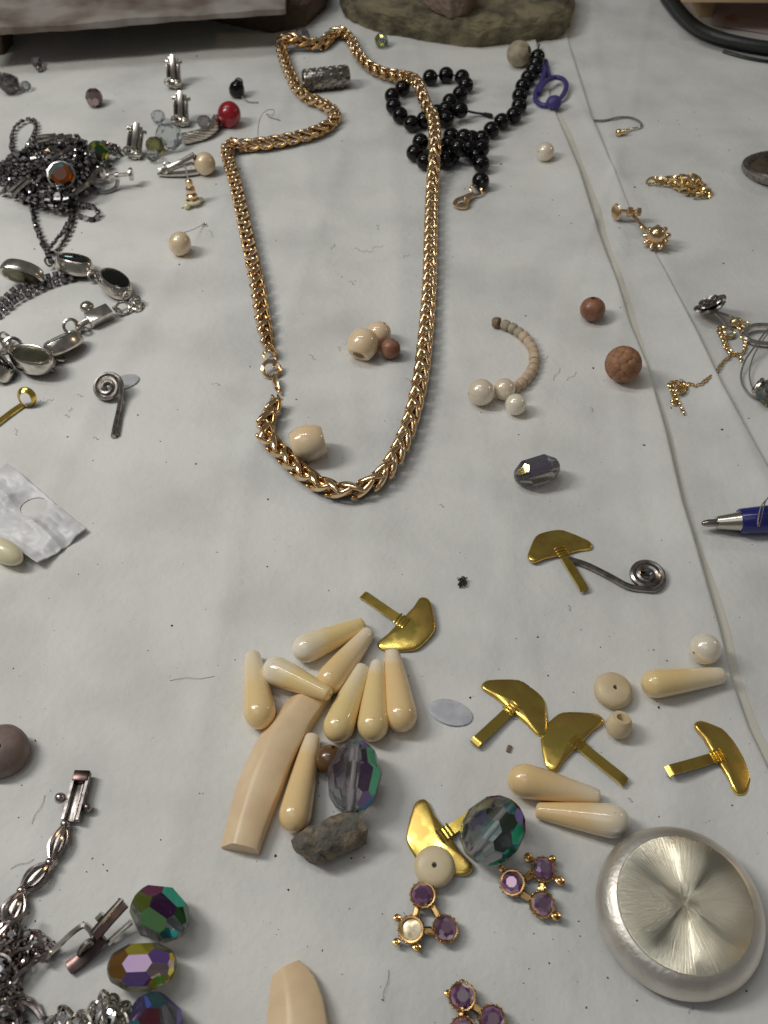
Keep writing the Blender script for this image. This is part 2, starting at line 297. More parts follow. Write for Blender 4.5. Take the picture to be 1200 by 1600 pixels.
def tube(pts, r, n=8, closed=False, flat=1.0, up=None, caps=True):
    """round or flattened bar along a path; r may be a list; flat squeezes the section along up"""
    pts = [Vector(p) for p in pts]; T, U = frames(pts, closed); v = []; f = []; k = len(pts)
    for i, p in enumerate(pts):
        ri = r[i] if isinstance(r, (list, tuple)) else r
        if up is not None:
            s = T[i].cross(Vector(up)); a = s.normalized() if s.length > 1e-6 else U[i]; b = T[i].cross(a)
        else: a = U[i]; b = T[i].cross(a)
        for j in range(n):
            w_ = 2*math.pi*(j+.5)/n; v.append(p + a*(ri*math.cos(w_)) + b*(ri*flat*math.sin(w_)))
    for i in range(k if closed else k-1):
        for j in range(n):
            q = (j+1) % n; i2 = (i+1) % k; f.append([i*n+j, i*n+q, i2*n+q, i2*n+j])
    if not closed and caps: f.append(list(range(n))[::-1]); f.append([(k-1)*n+j for j in range(n)])
    return MB().raw(v, f)
def torus(Rr, r, n=20, m=8, sx=1, sy=1):
    return tube([(Rr*sx*math.cos(2*math.pi*k/n), Rr*sy*math.sin(2*math.pi*k/n), 0) for k in range(n)], r, m, True)
def from_bm(bm):
    bm.verts.index_update(); o = MB().raw([v.co.copy() for v in bm.verts], [[q.index for q in f.verts] for f in bm.faces]); bm.free(); return o
def box(sx, sy, sz, bev=.15):
    bm = bmesh.new(); bmesh.ops.create_cube(bm, size=1); bmesh.ops.scale(bm, vec=(sx, sy, sz), verts=bm.verts)
    if bev: bmesh.ops.bevel(bm, geom=list(bm.edges), offset=bev, segments=2, affect='EDGES', profile=.5)
    return from_bm(bm)
def cut_solid(planes, size):
    bm = bmesh.new(); bmesh.ops.create_cube(bm, size=size)
    for no, d in planes:
        no = Vector(no).normalized()
        res = bmesh.ops.bisect_plane(bm, geom=list(bm.verts)+list(bm.edges)+list(bm.faces), plane_co=no*d, plane_no=no, clear_outer=True)
        ed = [e for e in res['geom_cut'] if isinstance(e, bmesh.types.BMEdge)]
        if ed: bmesh.ops.edgenet_fill(bm, edges=ed)
    bmesh.ops.recalc_face_normals(bm, faces=bm.faces); return from_bm(bm)
def crystal(a, c, n=8, lats=(-58, -22, 22, 58), cap=.93, stag=True):
    pl = [((0,0,1), c*cap), ((0,0,-1), c*cap)]
    for i, la in enumerate(lats):
        for k in range(n):
            w_ = 2*math.pi*(k + (.5 if (i % 2 and stag) else 0))/n; nv = Vector((math.cos(R(la))*math.cos(w_), math.cos(R(la))*math.sin(w_), math.sin(R(la))))
            pl.append((nv, math.sqrt((a*nv.x)**2 + (a*nv.y)**2 + (c*nv.z)**2)*.97))
    return cut_solid(pl, 4*max(a, c))
def brilliant(r, h, n=8):
    pl = [((0,0,1), h*.85), ((0,0,-1), h*.5)]
    for i, la in enumerate((62, 38, 2)):
        for k in range(n):
            w_ = 2*math.pi*(k+(.5 if i == 1 else 0))/n; nv = Vector((math.cos(R(la))*math.cos(w_), math.cos(R(la))*math.sin(w_), math.sin(R(la))))
            pl.append((nv, math.sqrt((r*nv.x)**2+(r*nv.y)**2+(h*nv.z)**2)*(.97 if la > 10 else 1)))
    return cut_solid(pl, 6*r)
def place(A, B=None, z=None, roll=0):
    """matrix with its z axis along A->B (or along vector z), origin at A"""
    d = Vector(z) if z is not None else (Vector(B)-Vector(A)); q = d.to_track_quat('Z', 'Y') @ Quaternion((0,0,1), roll)
    return Matrix.Translation(A) @ q.to_matrix().to_4x4()
def basis(o, x, z):
    z = Vector(z).normalized(); x = Vector(x); x = (x - z*x.dot(z)).normalized(); y = z.cross(x)
    return Matrix(((x.x, y.x, z.x, o[0]), (x.y, y.y, z.y, o[1]), (x.z, y.z, z.z, o[2]), (0,0,0,1)))
def mesh(name, mb, mats, flat=False, ang=42):
    me = bpy.data.meshes.new(name); me.from_pydata([tuple(q*MM) for q in mb.v], [], mb.f)
    for m in (mats if isinstance(mats, (list, tuple)) else [mats]): me.materials.append(M[m] if isinstance(m, str) else m)
    me.polygons.foreach_set('material_index', mb.m)
    if not flat: me.polygons.foreach_set('use_smooth', [True]*len(me.polygons)); me.update(); me.set_sharp_from_angle(angle=R(ang))
    else: me.polygons.foreach_set('use_smooth', [False]*len(me.polygons))
    me.update(); return me
def facet_attrs(me, seed, bias=None, amp=.30):
    r_ = random.Random(seed); n = len(me.polygons)
    a = me.attributes.new('facet', 'FLOAT', 'FACE'); a.data.foreach_set('value', [r_.random()*amp for _ in range(n)])
    b = me.attributes.new('coat', 'FLOAT', 'FACE'); vals = []
    for p in me.polygons: vals.append(min(1, max(0, .5 + .42*(p.normal.dot(Vector(bias)) if bias else 0) + (r_.random()-.5)*.55)))
    b.data.foreach_set('value', vals)
def tag(o, label=None, cat=None, group=None, kind=None):
    for k, v in (('label', label), ('category', cat), ('group', group), ('kind', kind)):
        if v: o[k] = v
    return o
def link(name, data, parent=None, mw=None):
    o = bpy.data.objects.new(name, data); COL.objects.link(o); o.parent = parent
    if mw is not None: o.matrix_local = mw
    return o
def S4(Mx):                                                       # mm matrix to metre matrix
    Mx = Mx.copy(); Mx.translation = Mx.translation*MM; return Mx
class Thing:
    """an Empty at the thing's base and its parts; part meshes come in world mm"""
    def __init__(s, name, label, cat, loc, group=None):
        s.L = Vector(loc); s.o = link(name, None); s.o.location = s.L*MM; s.o.empty_display_size = .003; tag(s.o, label, cat, group)
    def part(s, name, mb, m, parent=None, flat=False, ang=42, kind=None, label=None):
        mb2 = MB().add(mb, Matrix.Translation(-s.L)); o = link(name, mesh(name, mb2, m, flat, ang), parent or s.o); return tag(o, label, kind=kind)
    def inst(s, name, me, mw, parent=None):                      # shared mesh data placed by a world-mm matrix
        q = mw.copy(); q.translation = q.translation - s.L; return link(name, me, parent or s.o, S4(q))
def solo(name, label, cat, mb, m, loc=None, group=None, flat=False, ang=42, mw=None, kind=None):
    if mw is not None: o = link(name, mesh(name, mb, m, flat, ang), None, S4(mw))
    else:
        loc = Vector(loc) if loc is not None else mb.v[0].copy(); o = link(name, mesh(name, MB().add(mb, Matrix.Translation(-loc)), m, flat, ang)); o.location = loc*MM
    return tag(o, label, cat, group, kind)
def pts(*a):                                                      # (px, py, z) triples to world points above the paper
    return [P(*q) for q in a]
def along_attr(me, L):
    a = me.attributes.new('along', 'FLOAT', 'POINT'); a.data.foreach_set('value', [min(1, max(0, v.co.z/(L*MM))) for v in me.vertices])
def noisy(mb, amp, sc, seed=0):
    import mathutils.noise as mn
    for q in mb.v:
        d = mn.noise_vector(q*sc + Vector((seed*7.1, seed*3.3, 0))); q += d*amp
    return mb
def sub(mb, n=1, cuts_smooth=1.0):
    bm = bmesh.new(); vs = [bm.verts.new(q) for q in mb.v]
    for f in mb.f: bm.faces.new([vs[i] for i in f])
    bmesh.ops.remove_doubles(bm, verts=bm.verts, dist=1e-4); bmesh.ops.triangulate(bm, faces=bm.faces)
    for _ in range(n): bmesh.ops.subdivide_edges(bm, edges=bm.edges, cuts=1, use_grid_fill=True, smooth=cuts_smooth*.3)
    bmesh.ops.recalc_face_normals(bm, faces=bm.faces); return from_bm(bm)

# ------------------------------------------------------------------ the paper
def sheet(name, xs_of_y, ys, zf, lipdown=False):
    v = []; f = []; n = None
    for y in ys:
        xs = xs_of_y(y); n = len(xs)
        zz = zf(np.array(xs), np.full(n, y))
        for x, z in zip(xs, zz): v.append((x, y, float(z)))
    for j in range(len(ys)-1):
        for i in range(n-1): a = j*n+i; f.append([a, a+1, a+n+1, a+n])
    o = link(name, mesh(name, MB().raw(v, f), 'paper', ang=80)); o['kind'] = 'structure'; return o
ys = list(np.linspace(-60, 660, 361)) + [700, 760, 850, 1000]
sheet('paper_sheet', lambda y: list(np.linspace(float(e2(y))-14, 470, 150)), ys, g_base)
def upto(e, frm=None):
    def fn(y):
        x = float(e(y)); return list(np.linspace(-470 if frm is None else min(float(frm(y))-14, x-34), x-30, 190 if frm is None else 60)) + [x-28,x-24,x-20,x-17,x-14,x-11.5,x-9,x-7,x-5,x-3.5,x-2.4,x-1.6,x-1.0,x-.6,x-.3,x-.1,x]
    return fn
def edge_strip_xs(y): a = float(e1(y)); return list(np.linspace(a-1.5, a + 2.4 + 1.1*math.sin(y*.021) + .5*math.sin(y*.09), 12))
sheet('paper_sheet', edge_strip_xs, ys, lambda x, y: np.maximum(wrinkle(x, y) + .14, np.where(x < e2(y), g_mid(x, y), g_base(x, y)) + .12)).data.materials[0] = M['edge_strip']
sheet('paper_sheet', upto(e2, e1), ys, g_mid); sheet('paper_sheet', upto(e1), ys, g_top)
# dark grit and hairs scattered over the paper: nobody could count them
gr = MB()
for i in range(420):
    px = rnd.uniform(-20, 1220); py = rnd.uniform(70, 1620); q = P(px, py); s = rnd.choice((.10,.13,.18,.22,.32))*rnd.uniform(.7,1.2)*(1+.5*(py < 700))
    b = MB().raw([(-s,-s*.6,0),(s*.9,-s*.5,0),(s*.6,s*.8,0),(-s*.7,s*.5,0),(0,0,s*.8)], [[0,1,4],[1,2,4],[2,3,4],[3,0,4]])
    gr.add(b, Matrix.Translation(q+Vector((0,0,.03))) @ Matrix.Rotation(rnd.uniform(0, 6.3), 4, 'Z') @ Matrix.Diagonal((1, rnd.uniform(.4,1.6), 1, 1)))
hairs = [((745,395,.2),(760,392,.4),(775,387,.3),(600,388,.2))] 
for (x, y, l, a) in [(560,390,14,.3),(575,393,16,-.2),(590,386,18,-.3),(635,400,12,-.6),(550,442,10,.5),(488,558,14,.6),(340,600,9,.2),(520,385,10,2),(640,595,14,.5),(893,588,20,2.4),(590,355,8,1),(78,625,12,-.4),(125,618,10,.1),(110,640,8,2),(25,675,12,1.2),(150,685,10,.1),(105,650,8,.2),(320,350,10,.3),(330,365,14,.9),(870,585,22,-1.1),(925,640,8,.8),(603,1540,50,1.75),(300,1060,70,-.1),(530,545,8,1),(1045,1215,8,.3),(985,1250,9,.5),(1080,1578,14,-1),(35,1350,40,-.4),(60,1265,50,2.0),(890,950,10,1),(690,790,8,.3),(850,560,15,2.5)]:
    l2 = l/2; c, s = math.cos(a), math.sin(a)
    gr.add(tube(smooth_path(pts((x-l2*c, y-l2*s, .12), (x-l2*.3*c+2*s, y-l2*.3*s-2*c, .35), (x+l2*.4*c-1.5*s, y+l2*.4*s+1.5*c, .3), (x+l2*c, y+l2*s, .12)), sub=4), .045, 4))
solo('grit', None, None, gr, 'grit', (0,250,0), kind='stuff')

# ------------------------------------------------------------------ top: slab, stones, cord
def stone(name, label, outline, h, m, amp, seed, top=.9, z0=0, n=3, group=None):
    """outline: pixel points of its foot on the ground plane, anticlockwise"""
    o = [P0(x, y, z0) for x, y in outline]; k = len(o); c = sum(o, Vector())/k; v = []; f = []
    for sc, z in ((.98, 0), (1.01, h*.4), (1.01, h*.8), (.5+top*.5, h), (top*.45, h*1.03)):
        v += [Vector((c.x+(q.x-c.x)*sc, c.y+(q.y-c.y)*sc, z0+z)) for q in o]
    for j in range(4):
        for i in range(k): f.append([j*k+i, j*k+(i+1) % k, (j+1)*k+(i+1) % k, (j+1)*k+i])
    v.append(Vector((c.x, c.y, z0+h*1.04))); f += [[4*k+i, 4*k+(i+1) % k, len(v)-1] for i in range(k)]; f.append(list(range(k))[::-1])
    mb = sub(MB().raw(v, f), n+1, .08); noisy(mb, amp*.7, .05, seed); noisy(mb, amp*.5, .17, seed+2); noisy(mb, amp*.28, .5, seed+5); noisy(mb, amp*.12, 1.3, seed+6)
    zmin = min(q.z for q in mb.v)
    for q in mb.v: q.z = max(q.z, z0-.3)
    return solo(name, label, 'stone', mb, m, (c.x, c.y, z0), group, ang=60)
stone('stone', 'greenish brown flat stone lying behind the black beads with a smaller stone on it', [(533,28),(562,44),(610,58),(670,70),(745,78),(815,73),(872,66),(890,44),(893,10),(850,-30),(700,-70),(560,-40)], 15, 'rock', 2.4, 3, .93)
stone('stone', 'pinkish wedge of stone lying on top of the flat greenish stone', [(640,-6),(672,16),(705,30),(730,26),(742,4),(730,-40),(660,-50)], 13, 'rockp', 1.8, 5, .8, 15.5)
stone('stone', 'dark brown stone holding up the right end of the stained slab, stretched under it to block light', [(40,20),(140,24),(300,26),(370,44),(430,54),(478,46),(512,18),(520,-20),(420,-60),(60,-40)], 17, 'rockb', 1.8, 8, .9)  # lengthened to the left beneath the slab to keep the gap dark
stone('stone', 'dark brown stone holding up the left end of the stained slab', [(-90,75),(-30,92),(8,88),(22,72),(20,52),(-60,30)], 17, 'rockb', 1.6, 11, .9)
def slab():
    A, B = P0(-60, 62, 20), P0(447, 23, 20); d = (B-A); n = 90; v = []; f = []; back = Vector((-.05, 1, 0))*190
    nb = 40
    for iz, z in enumerate((20.0, 20.6, 23.4, 24.0)):
        ins = (1.2, 0, 0, .9)[iz]
        for j in range(nb+1):
            for i in range(n+1):
                q = A + d*(i/n) + back*(j/nb); wob = .7*math.sin(i*.13)+.35*math.sin(i*.53+2)+.25*math.sin(i*1.9)*math.sin(i*.37)
                q = q + Vector((-.6*max(0, 1-(n-i)/2)*ins, (wob+ins)*(1-j/nb), 0)); q.z = z + (.5*math.sin(i*.17+j*.3)+.4*math.sin(j*.6+i*.05) if iz > 1 else 0); v.append(q)
    W_ = n+1; H_ = (nb+1)*W_
    for lay, rev in ((0, True), (3, False)):
        for j in range(nb):
            for i in range(n):
                a = lay*H_+j*W_+i; q = [a, a+1, a+W_+1, a+W_]; f.append(q[::-1] if rev else q)
    for l in range(3):
        for i in range(n):
            a = l*H_+i; f.append([a, a+1, a+H_+1, a+H_]); a += nb*W_; f.append([a+1, a, a+H_, a+H_+1])
        for j in range(nb):
            a = l*H_+j*W_; f.append([a+W_, a, a+H_, a+H_+W_]); a += n; f.append([a, a+W_, a+W_+H_, a+H_])
    solo('stone_slab', 'pale brown-stained slab raised on dark stones at the back left', 'slab', MB().raw(v, f), 'slab', P0(200, 30, 20), ang=35)
slab()
cc = P0(1245, -60, 0)
t = Thing('rubber_cord', 'black rubber cord coiled in a wide ring at the back right', 'cord', cc)
for (rx, off, z, r) in ((0, 0, 3.0, 3.0), (5.5, 1, 2.6, 2.4), (3, 1.5, 7.0, 2.6)):
    ring = []
    for px, py in ((1034,-20),(1050,12),(1085,47),(1130,66),(1200,80),(1290,84),(1400,60)):
        q = P0(px, py, z); e = (cc-q).normalized(); ring.append(q + e*rx)
    ring += [P0(1460,-10,z)+Vector((0,rx,0)), P0(1380,-110,z), P0(1240,-150,z)-Vector((0,rx,0)), P0(1100,-120,z), P0(1045,-70,z)+Vector((rx,0,0))]
    for q in ring: q.z = z + ground(q.x, q.y)
    t.part('strand', tube(smooth_path(ring, 6, True), r, 10, True), 'rubber')
t.part('loose_end', tube(smooth_path(pts((1130,80,1), (1165,90,1), (1210,97,1), (1290,100,1)), 5), .9, 6), 'rubber')
q = P0(1190, 2, 22); cb = box(120, 90, 3, .4).tr(Matrix.Translation(q + Vector((18, 46, 0))) @ Matrix.Rotation(-.02, 4, 'Z'))
t = Thing('card', 'tan card edge raised above the black cord at the back right corner', 'card', q+Vector((18,46,-24))); t.part('sheet', cb, 'tan')
for dx in (-35, 35): t.part('leg', box(8, 50, 20, .5).tr(Matrix.Translation(q + Vector((18+dx, 60, -11.6)))), 'tan')
sp = MB(); A, B, C_, D = P(1110, 40, .3), P(1290, 70, .3), P(1330, -20, .3), P(1130, -30, .3)
sp.raw([A,B,C_,D]+[q-Vector((0,0,.25)) for q in (A,B,C_,D)], [[0,1,2,3],[7,6,5,4],[0,4,5,1],[1,5,6,2],[2,6,7,3],[3,7,4,0]])
for q in sp.v: q.z += .9
solo('paper_scrap', 'white paper scrap with pink marks lying inside the black cord ring', 'paper', sp, 'pink')

# ------------------------------------------------------------------ gold wheat chain
CH = [(424,548,3),(418,538,3),(411,500,3.4),(401,440,3.4),(386,370,3.4),(369,292,3.4),(358,254,3.6),(354,237,4),(364,227,3.8),(390,227,3.4),(440,220,3.4),(488,208,3.4),(516,193,3.4),(523,178,3.4),(505,163,3.4),(480,152,3.4),(463,135,3.4),(450,108,3.4),(441,82,3.6),(440,68,5),(455,60,8),(478,66,5),(502,68,3.6),(518,56,3.4),(532,51,3.4),(548,62,3.4),(560,84,3.4),(577,103,3.4),(602,115,4),(630,120,7),(650,127,11),(659,146,11),(666,164,10),(677,186,10),(680,225,11),(678,258,7),(675,300,3.6),(673,360,3.4),(671,440,3.4),(666,510,3.4),(657,590,3.4),(640,660,3.4),(615,718,3.4),(588,750,3.4),(555,765,3.4),(522,764,3.4),(489,750,3.4),(460,727,3.4),(436,703,3.4),(418,683,3.6),(415,664,3.6),(424,643,3.4),(431,626,3.2),(434,612,2.8)]
cp = smooth_path(pts(*CH), .5)
wc = Thing('wheat_chain', 'thick rose gold braided wheat chain lying in a long open loop', 'necklace', P(550, 768))
LEN = 10.0
lk = tube([(LEN*(k/10-.5), .35*math.sin(math.pi*k/10)-.17, -.050*(LEN*(k/10-.5))**2) for k in range(11)], [.5,.78,.95,1.05,1.1,1.12,1.1,1.05,.95,.78,.5], 8, flat=.78, up=(0,0,1))
lk_me = mesh('link', lk, 'gold', ang=85)
T_, _ = frames(cp); acc = 0; nl = 0; under = MB(); pitch = 6.8
tot = .5*len(cp); npl = int(tot/pitch)
def twist(i):                                                   # the braid rolls onto its side in places, as it lies
    p = i/len(cp)
    for a, b, tw in ((.0, .075, 40), (.27, .47, 42), (.90, 1.0, 40)):
        if a <= p <= b: return tw*min(1, (p-a)/.02+(a == 0), (b-p)/.02+(b == 1.0))
    return 0
for k in range(npl):
    for row in range(4):
        s = (k + (.5 if row in (1, 2) else 0) + .2)*pitch; i = min(len(cp)-2, max(1, int(s/.5))); c = cp[i]; t = T_[i]
        up = (Vector((0,0,1)) - t*t.z).normalized(); side = t.cross(up)
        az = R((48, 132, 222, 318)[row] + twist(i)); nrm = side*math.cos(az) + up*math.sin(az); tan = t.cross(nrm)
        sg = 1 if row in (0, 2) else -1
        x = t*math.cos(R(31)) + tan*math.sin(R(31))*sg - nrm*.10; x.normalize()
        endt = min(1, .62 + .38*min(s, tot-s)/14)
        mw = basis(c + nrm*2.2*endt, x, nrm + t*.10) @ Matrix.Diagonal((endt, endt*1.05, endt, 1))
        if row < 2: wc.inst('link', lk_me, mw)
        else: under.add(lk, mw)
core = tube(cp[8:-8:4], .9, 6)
wc.part('under_links', under, 'agold', kind='stuff', ang=85)  # under links and core take darker gold, painting in the shade of gaps
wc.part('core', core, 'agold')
def ring_at(px, py, Rr, r, z, nrm=(0,0,1), sx=1, sy=1, n=18): return torus(Rr, r, n, 6, sx, sy).tr(place(P(px, py, z), z=nrm))
wc.part('end_ring', ring_at(421, 556, 2.2, .45, 1.6, (.3,-.2,.9)), 'gold')
wc.part('spring_ring', MB().add(ring_at(424, 577, 3.1, .75, 2.0, (.25,-.4,.85))).add(box(1.0,2.6,1.2,.2).tr(Matrix.Translation(P(428,571,3.4)))), 'gold')
wc.part('clasp_tongue', tube(pts((427,586,2.2),(430,596,2.4),(434,604,2),(435,609,1.8)), [.9,1.5,1.0,.6], 8, flat=.5), 'gold')
wc.part('end_ring', ring_at(435, 609, 1.5, .4, 1.8, (.7,.2,.6)), 'gold')

# ------------------------------------------------------------------ black bead strand
BB = [(672,121,4),(697,117,4),(722,121,4),(728,133,4),(719,147,4),(703,159,4),(697,171,4),(719,172,6),(629,138,4),(613,150,4),(615,166,4),(625,180,4),(643,193,4),(663,187,4),(683,176,4),(697,186,4),
      (657,222,5),(648,239,4),(664,252,4),(684,232,4),(684,246,4),(705,213,5),(725,215,8),(737,217,4),(716,231,9),(753,217,4),(733,232,5),(745,243,4),(696,251,4),(706,243,4),(700,226,4),
      (768,203,4),(784,190,4),(803,180,4),(811,166,4),(812,150,4),(817,135,4),(825,122,4),(833,110,4),(838,99,4),(840,89,4),(752,232,7),(752,256,4),(751,283,4)]
bs = Thing('bead_strand', 'tangled strand of shiny black round beads under the gold chain', 'beads', P(700, 230))
bb = mesh('bead', sphere(4.0, 18, 12, .6), 'black')
for px, py, z in BB: bs.inst('bead', bb, place(P(px, py, z), z=(rnd.uniform(-1,1), rnd.uniform(-1,1), rnd.uniform(-.5,.5))))
bs.part('thread', MB().add(tube(smooth_path(pts((629,138,4),(613,150,4),(615,166,4),(625,180,4),(643,193,4),(663,187,4),(683,176,4),(703,159,4),(719,147,4),(728,133,4),(722,121,4),(697,117,4),(672,121,4),(655,128,4),(629,138,4))), .45, 5))
   .add(tube(smooth_path(pts((648,239,4),(684,246,4),(706,243,4),(745,243,4),(753,217,4),(768,203,4),(784,190,4),(803,180,4),(812,150,4),(825,122,4),(838,99,4),(840,80,3),(843,70,2))), .45, 5))
   .add(tube(smooth_path(pts((724,172,6),(740,176,2),(755,178,1.5),(768,180,2))), [.6]*21+[.9]*9+[.5], 5)).add(tube(smooth_path(pts((745,176,2),(758,181,1),(768,184,.8),(769,179,1.2))), .4, 5)), 'thread')
bs.part('lobster_clasp', MB().add(ring_at(744,297,2.6,.55,2.5,(.2,-.4,.9))).add(tube(smooth_path(pts((738,303,2.2),(726,308,2.4),(714,313,2),(711,319,1.6),(719,323,1.5),(728,320,1.8),(730,312,2.2),(738,304,2.2))), .95, 8))
   .add(ring_at(722,318,2.8,.6,1.6,(.1,-.2,.97))), 'gold')
def bead(name, label, px, py, r, m, hole=0, axis=(0,0,1), sz=1, group=None, n=28, rim=None):
    q = P(px, py, r*.98); o = solo(name, label, 'bead', sphere(r, n, 18, hole, sz), m, group=group, mw=place(q, z=axis)); return o
bead('bead', 'chalky grey white round bead with a large hole at the top of the black strand', 811, 84, 6.6, 'heishig', 2.4, (.75,-.3,.35))
t = Thing('elastic_cord', 'knotted purple elastic cord loop beside the black bead strand', 'cord', P(862,150))
t.part('loop', tube(smooth_path(pts((846,98,2),(850,112,3),(846,128,2.5),(838,142,2),(837,156,1.6),(846,164,1.6),(858,163,2),(870,158,2),(880,148,3),(885,134,3.5),(880,124,4),(868,121,4.2),(856,125,4),(846,135,3),(842,146,2)), 1.5), 1.25, 8), 'purple')
t.part('loop', tube(smooth_path(pts((852,96,2),(855,112,2.2),(858,122,2))), 1.6, 8), 'purple')
t.part('knot', noisy(sphere(4.0, 14, 10, sz=.85), .5, .3).tr(Matrix.Translation(P(865,160,3.2))), 'purple')

# ------------------------------------------------------------------ round beads and pearls
bead('bead', 'glossy red lacquered round bead by the twisted metal tube', 358, 179, 5.7, 'red', .7, (.2,.3,.9), 1.08)
t = Thing('head_pin_bead', 'black teardrop bead on a wire pin above the red bead', 'bead', P(370,140))
t.part('bead', lathe([(0,-4.6),(2,-4.3),(3.6,-2.8),(4.1,-.6),(3.6,1.8),(2.3,3.6),(.8,4.6),(0,4.7)], 20).tr(place(P(370,139,4.2), z=(.25,-.3,.85))), 'black')
t.part('cap', sphere(2.4,14,8).tr(Matrix.Translation(P(373,129,7.0))), 'smoke'); t.part('pin', tube(smooth_path(pts((378,151,2),(386,158,.8),(395,160,.5),(404,160,.4))), .3, 5), 'steel')
def pearl(label, px, py, r, m='pearl', **k): return bead('pearl', label, px, py, r, m, .45, (rnd.choice((-1,1)), rnd.uniform(.2,.6), rnd.uniform(-.3,.1)), group=None, **k)
pearl('small pearl alone between the black beads and the ear wire', 852, 237, 4.2)
pearl('white pearl above the teardrop bead at the paper fold', 1102, 1014, 4.25, 'pearlw')
pearl('largest pearl, left of the cluster below the shell strand', 752, 613, 4.7, 'pearl')
pearl('pearl touching the end of the shell strand, middle of its cluster', 788, 608, 3.9, 'pearl')
pearl('ivory white pearl lowest of the cluster below the shell strand', 806, 632, 3.75, 'pearlw')
t = Thing('pearl_head_pin', 'yellowish pearl with a thin bent wire left of the gold chain', 'pearl', P(281,390))
t.part('bead', sphere(4.6,26,16,.4,1.08).tr(place(P(281,381,4.6), z=(.3,.2,.9))), 'pearld')
t.part('wire', tube(smooth_path(pts((286,364,6),(298,360,4),(308,356,2),(318,350,.6),(322,349,.5),(316,353,.4),(325,352,.4))), .16, 4), 'steel')
bead('bead', 'smooth brown wooden bead with a dark hole above the carved bead', 926, 483, 4.8, 'wood', 1.1, (-.05,.25,.95), .95)
def carved_bead():
    q = P(974, 569, 6.4); t = Thing('carved_bead', 'carved brown clay bead by the fold in the paper', 'bead', P(974,569))
    t.part('core', sphere(5.9,28,18).tr(Matrix.Translation(q)), 'carved')
    pet = lathe([(2.15,-.8),(2.1,0),(1.5,.55),(.6,.72),(0,.75)], 7)
    me = mesh('petal', pet, 'carved', ang=70)
    for i in range(58):
        ph = math.acos(1-2*(i+.5)/58); th = i*2.399963; d = Vector((math.sin(ph)*math.cos(th), math.sin(ph)*math.sin(th), math.cos(ph)))
        t.inst('petal', me, place(q + d*5.72, z=d, roll=i*1.3))
    t.part('hole', torus(.75,.35,12,6).tr(place(q + Vector((-.93,-.25,.3)).normalized()*6.3, z=(-.93,-.25,.3))), 'boneh')
carved_bead()
def barrel(label, px, py, axis, L, r, hole=2.3):
    pr = [(hole,-L/2+2.5),(hole,-L/2+.2),(hole+.4,-L/2),(r*.66,-L/2),(r*.76,-L/2+.35),(r*.90,-L*.30),(r*.985,-L*.12),(r,0),(r*.985,L*.12),(r*.90,L*.30),(r*.76,L/2-.35),(r*.66,L/2),(hole+.4,L/2),(hole,L/2-.2),(hole,L/2-2.5)]
    z = r; q = P(px, py, z); t = Thing('barrel_bead', label, 'bead', P(px, py)); Mx = place(q, z=axis)
    t.part('shell', lathe(pr, 32).tr(Mx), 'barrel'); t.part('bore', lathe([(hole,-L/2+2.2),(hole*.5,-L/2+2.6),(0,-L/2+2.7)],20).tr(Mx), 'boneh'); t.part('bore', lathe([(hole,L/2-2.2),(hole*.5,L/2-2.6),(0,L/2-2.7)],20).tr(Mx), 'boneh')
barrel('glossy ivory barrel bead with its hole facing front, beside a brown bead', 567, 538, (.32,.80,.42), 9.5, 5.6)
barrel('glossy ivory barrel bead tucked inside the end of the gold chain', 481, 692, (.95,.22,.12), 11, 6.0, 3.2)
bead('bead', 'pale ivory round bead half hidden behind the ivory barrel bead', 592, 521, 4.6, 'barrel', .8, (.5,.2,.8))
bead('bead', 'small brown bead touching the ivory barrel bead inside the gold chain', 610, 545, 3.7, 'wood', .8, (.2,.5,.85))
hs = Thing('shell_strand', 'curved strand of tiny tan shell disc beads by the three pearls', 'beads', P(820,560))
HP = smooth_path(pts((790,508,2),(800,512,2),(812,520,2),(824,531,2),(832,545,2),(835,560,2),(832,576,2),(824,589,2),(814,599,2),(805,606,2)), 3.25)
T2,_ = frames(HP)
for i, q in enumerate(HP):
    r = 1.85 + .004*i + rnd.uniform(-.12,.18); hh = 2.9
    mb = noisy(lathe([(.5,-hh/2),(r*.82,-hh/2),(r,-hh*.3),(r*1.02,0),(r,hh*.3),(r*.82,hh/2),(.5,hh/2)], 14), .12, .9, i).tr(place(q, z=T2[i]+Vector((rnd.uniform(-.15,.15),rnd.uniform(-.15,.15),rnd.uniform(-.1,.1)))))
    hs.part('bead', mb, 'heishig' if i < 3 else 'heishi')
hs.part('cord', tube(HP, .35, 5), 'heishib')
solo('shell_bead', 'dark brown shell disc bead loose at the top of the tan strand', 'bead', noisy(lathe([(.6,-1.2),(1.9,-1.2),(2.2,0),(1.9,1.2),(.6,1.2),(.6,-1.2)],14),.2,.8,3), 'heishib', mw=place(P(776,504,2), z=(.8,-.4,.3)))
def donut(label, px, py, r, h, nrm=(0,0,1), z=0):
    pr = [(0,h*.30),(.35,h*.31),(.7,h*.52),(r*.35,h*.52),(r*.72,h*.46),(r*.93,h*.28),(r,0),(r*.93,-h*.28),(r*.72,-h*.46),(0,-h*.5)][::-1]
    t = Thing('disc_bead', label, 'bead', P(px, py, z)); Mx = place(P(px, py, z+h*.5), z=nrm)
    t.part('disc', lathe(pr, 36).tr(Mx), 'bone'); t.part('hole', lathe([(0,h*.40),(.62,h*.40),(.62,h*.34)],12).tr(Mx), 'grit')
donut('round flat bone disc bead with a tiny hole beside the horizontal teardrop', 958, 1079, 5.2, 4.2, (.12,-.08,1))
donut('round flat bone disc bead leaning on a brass bracket above purple stones', 679, 1354, 4.75, 3.0, (-.05,-.12,1), 1.6)
t = Thing('tube_bead', 'small chipped bone tube bead with a wide hole below the disc bead', 'bead', P(967,1133)); Mx = place(P(967,1133,3), z=(.12,.30,.93))
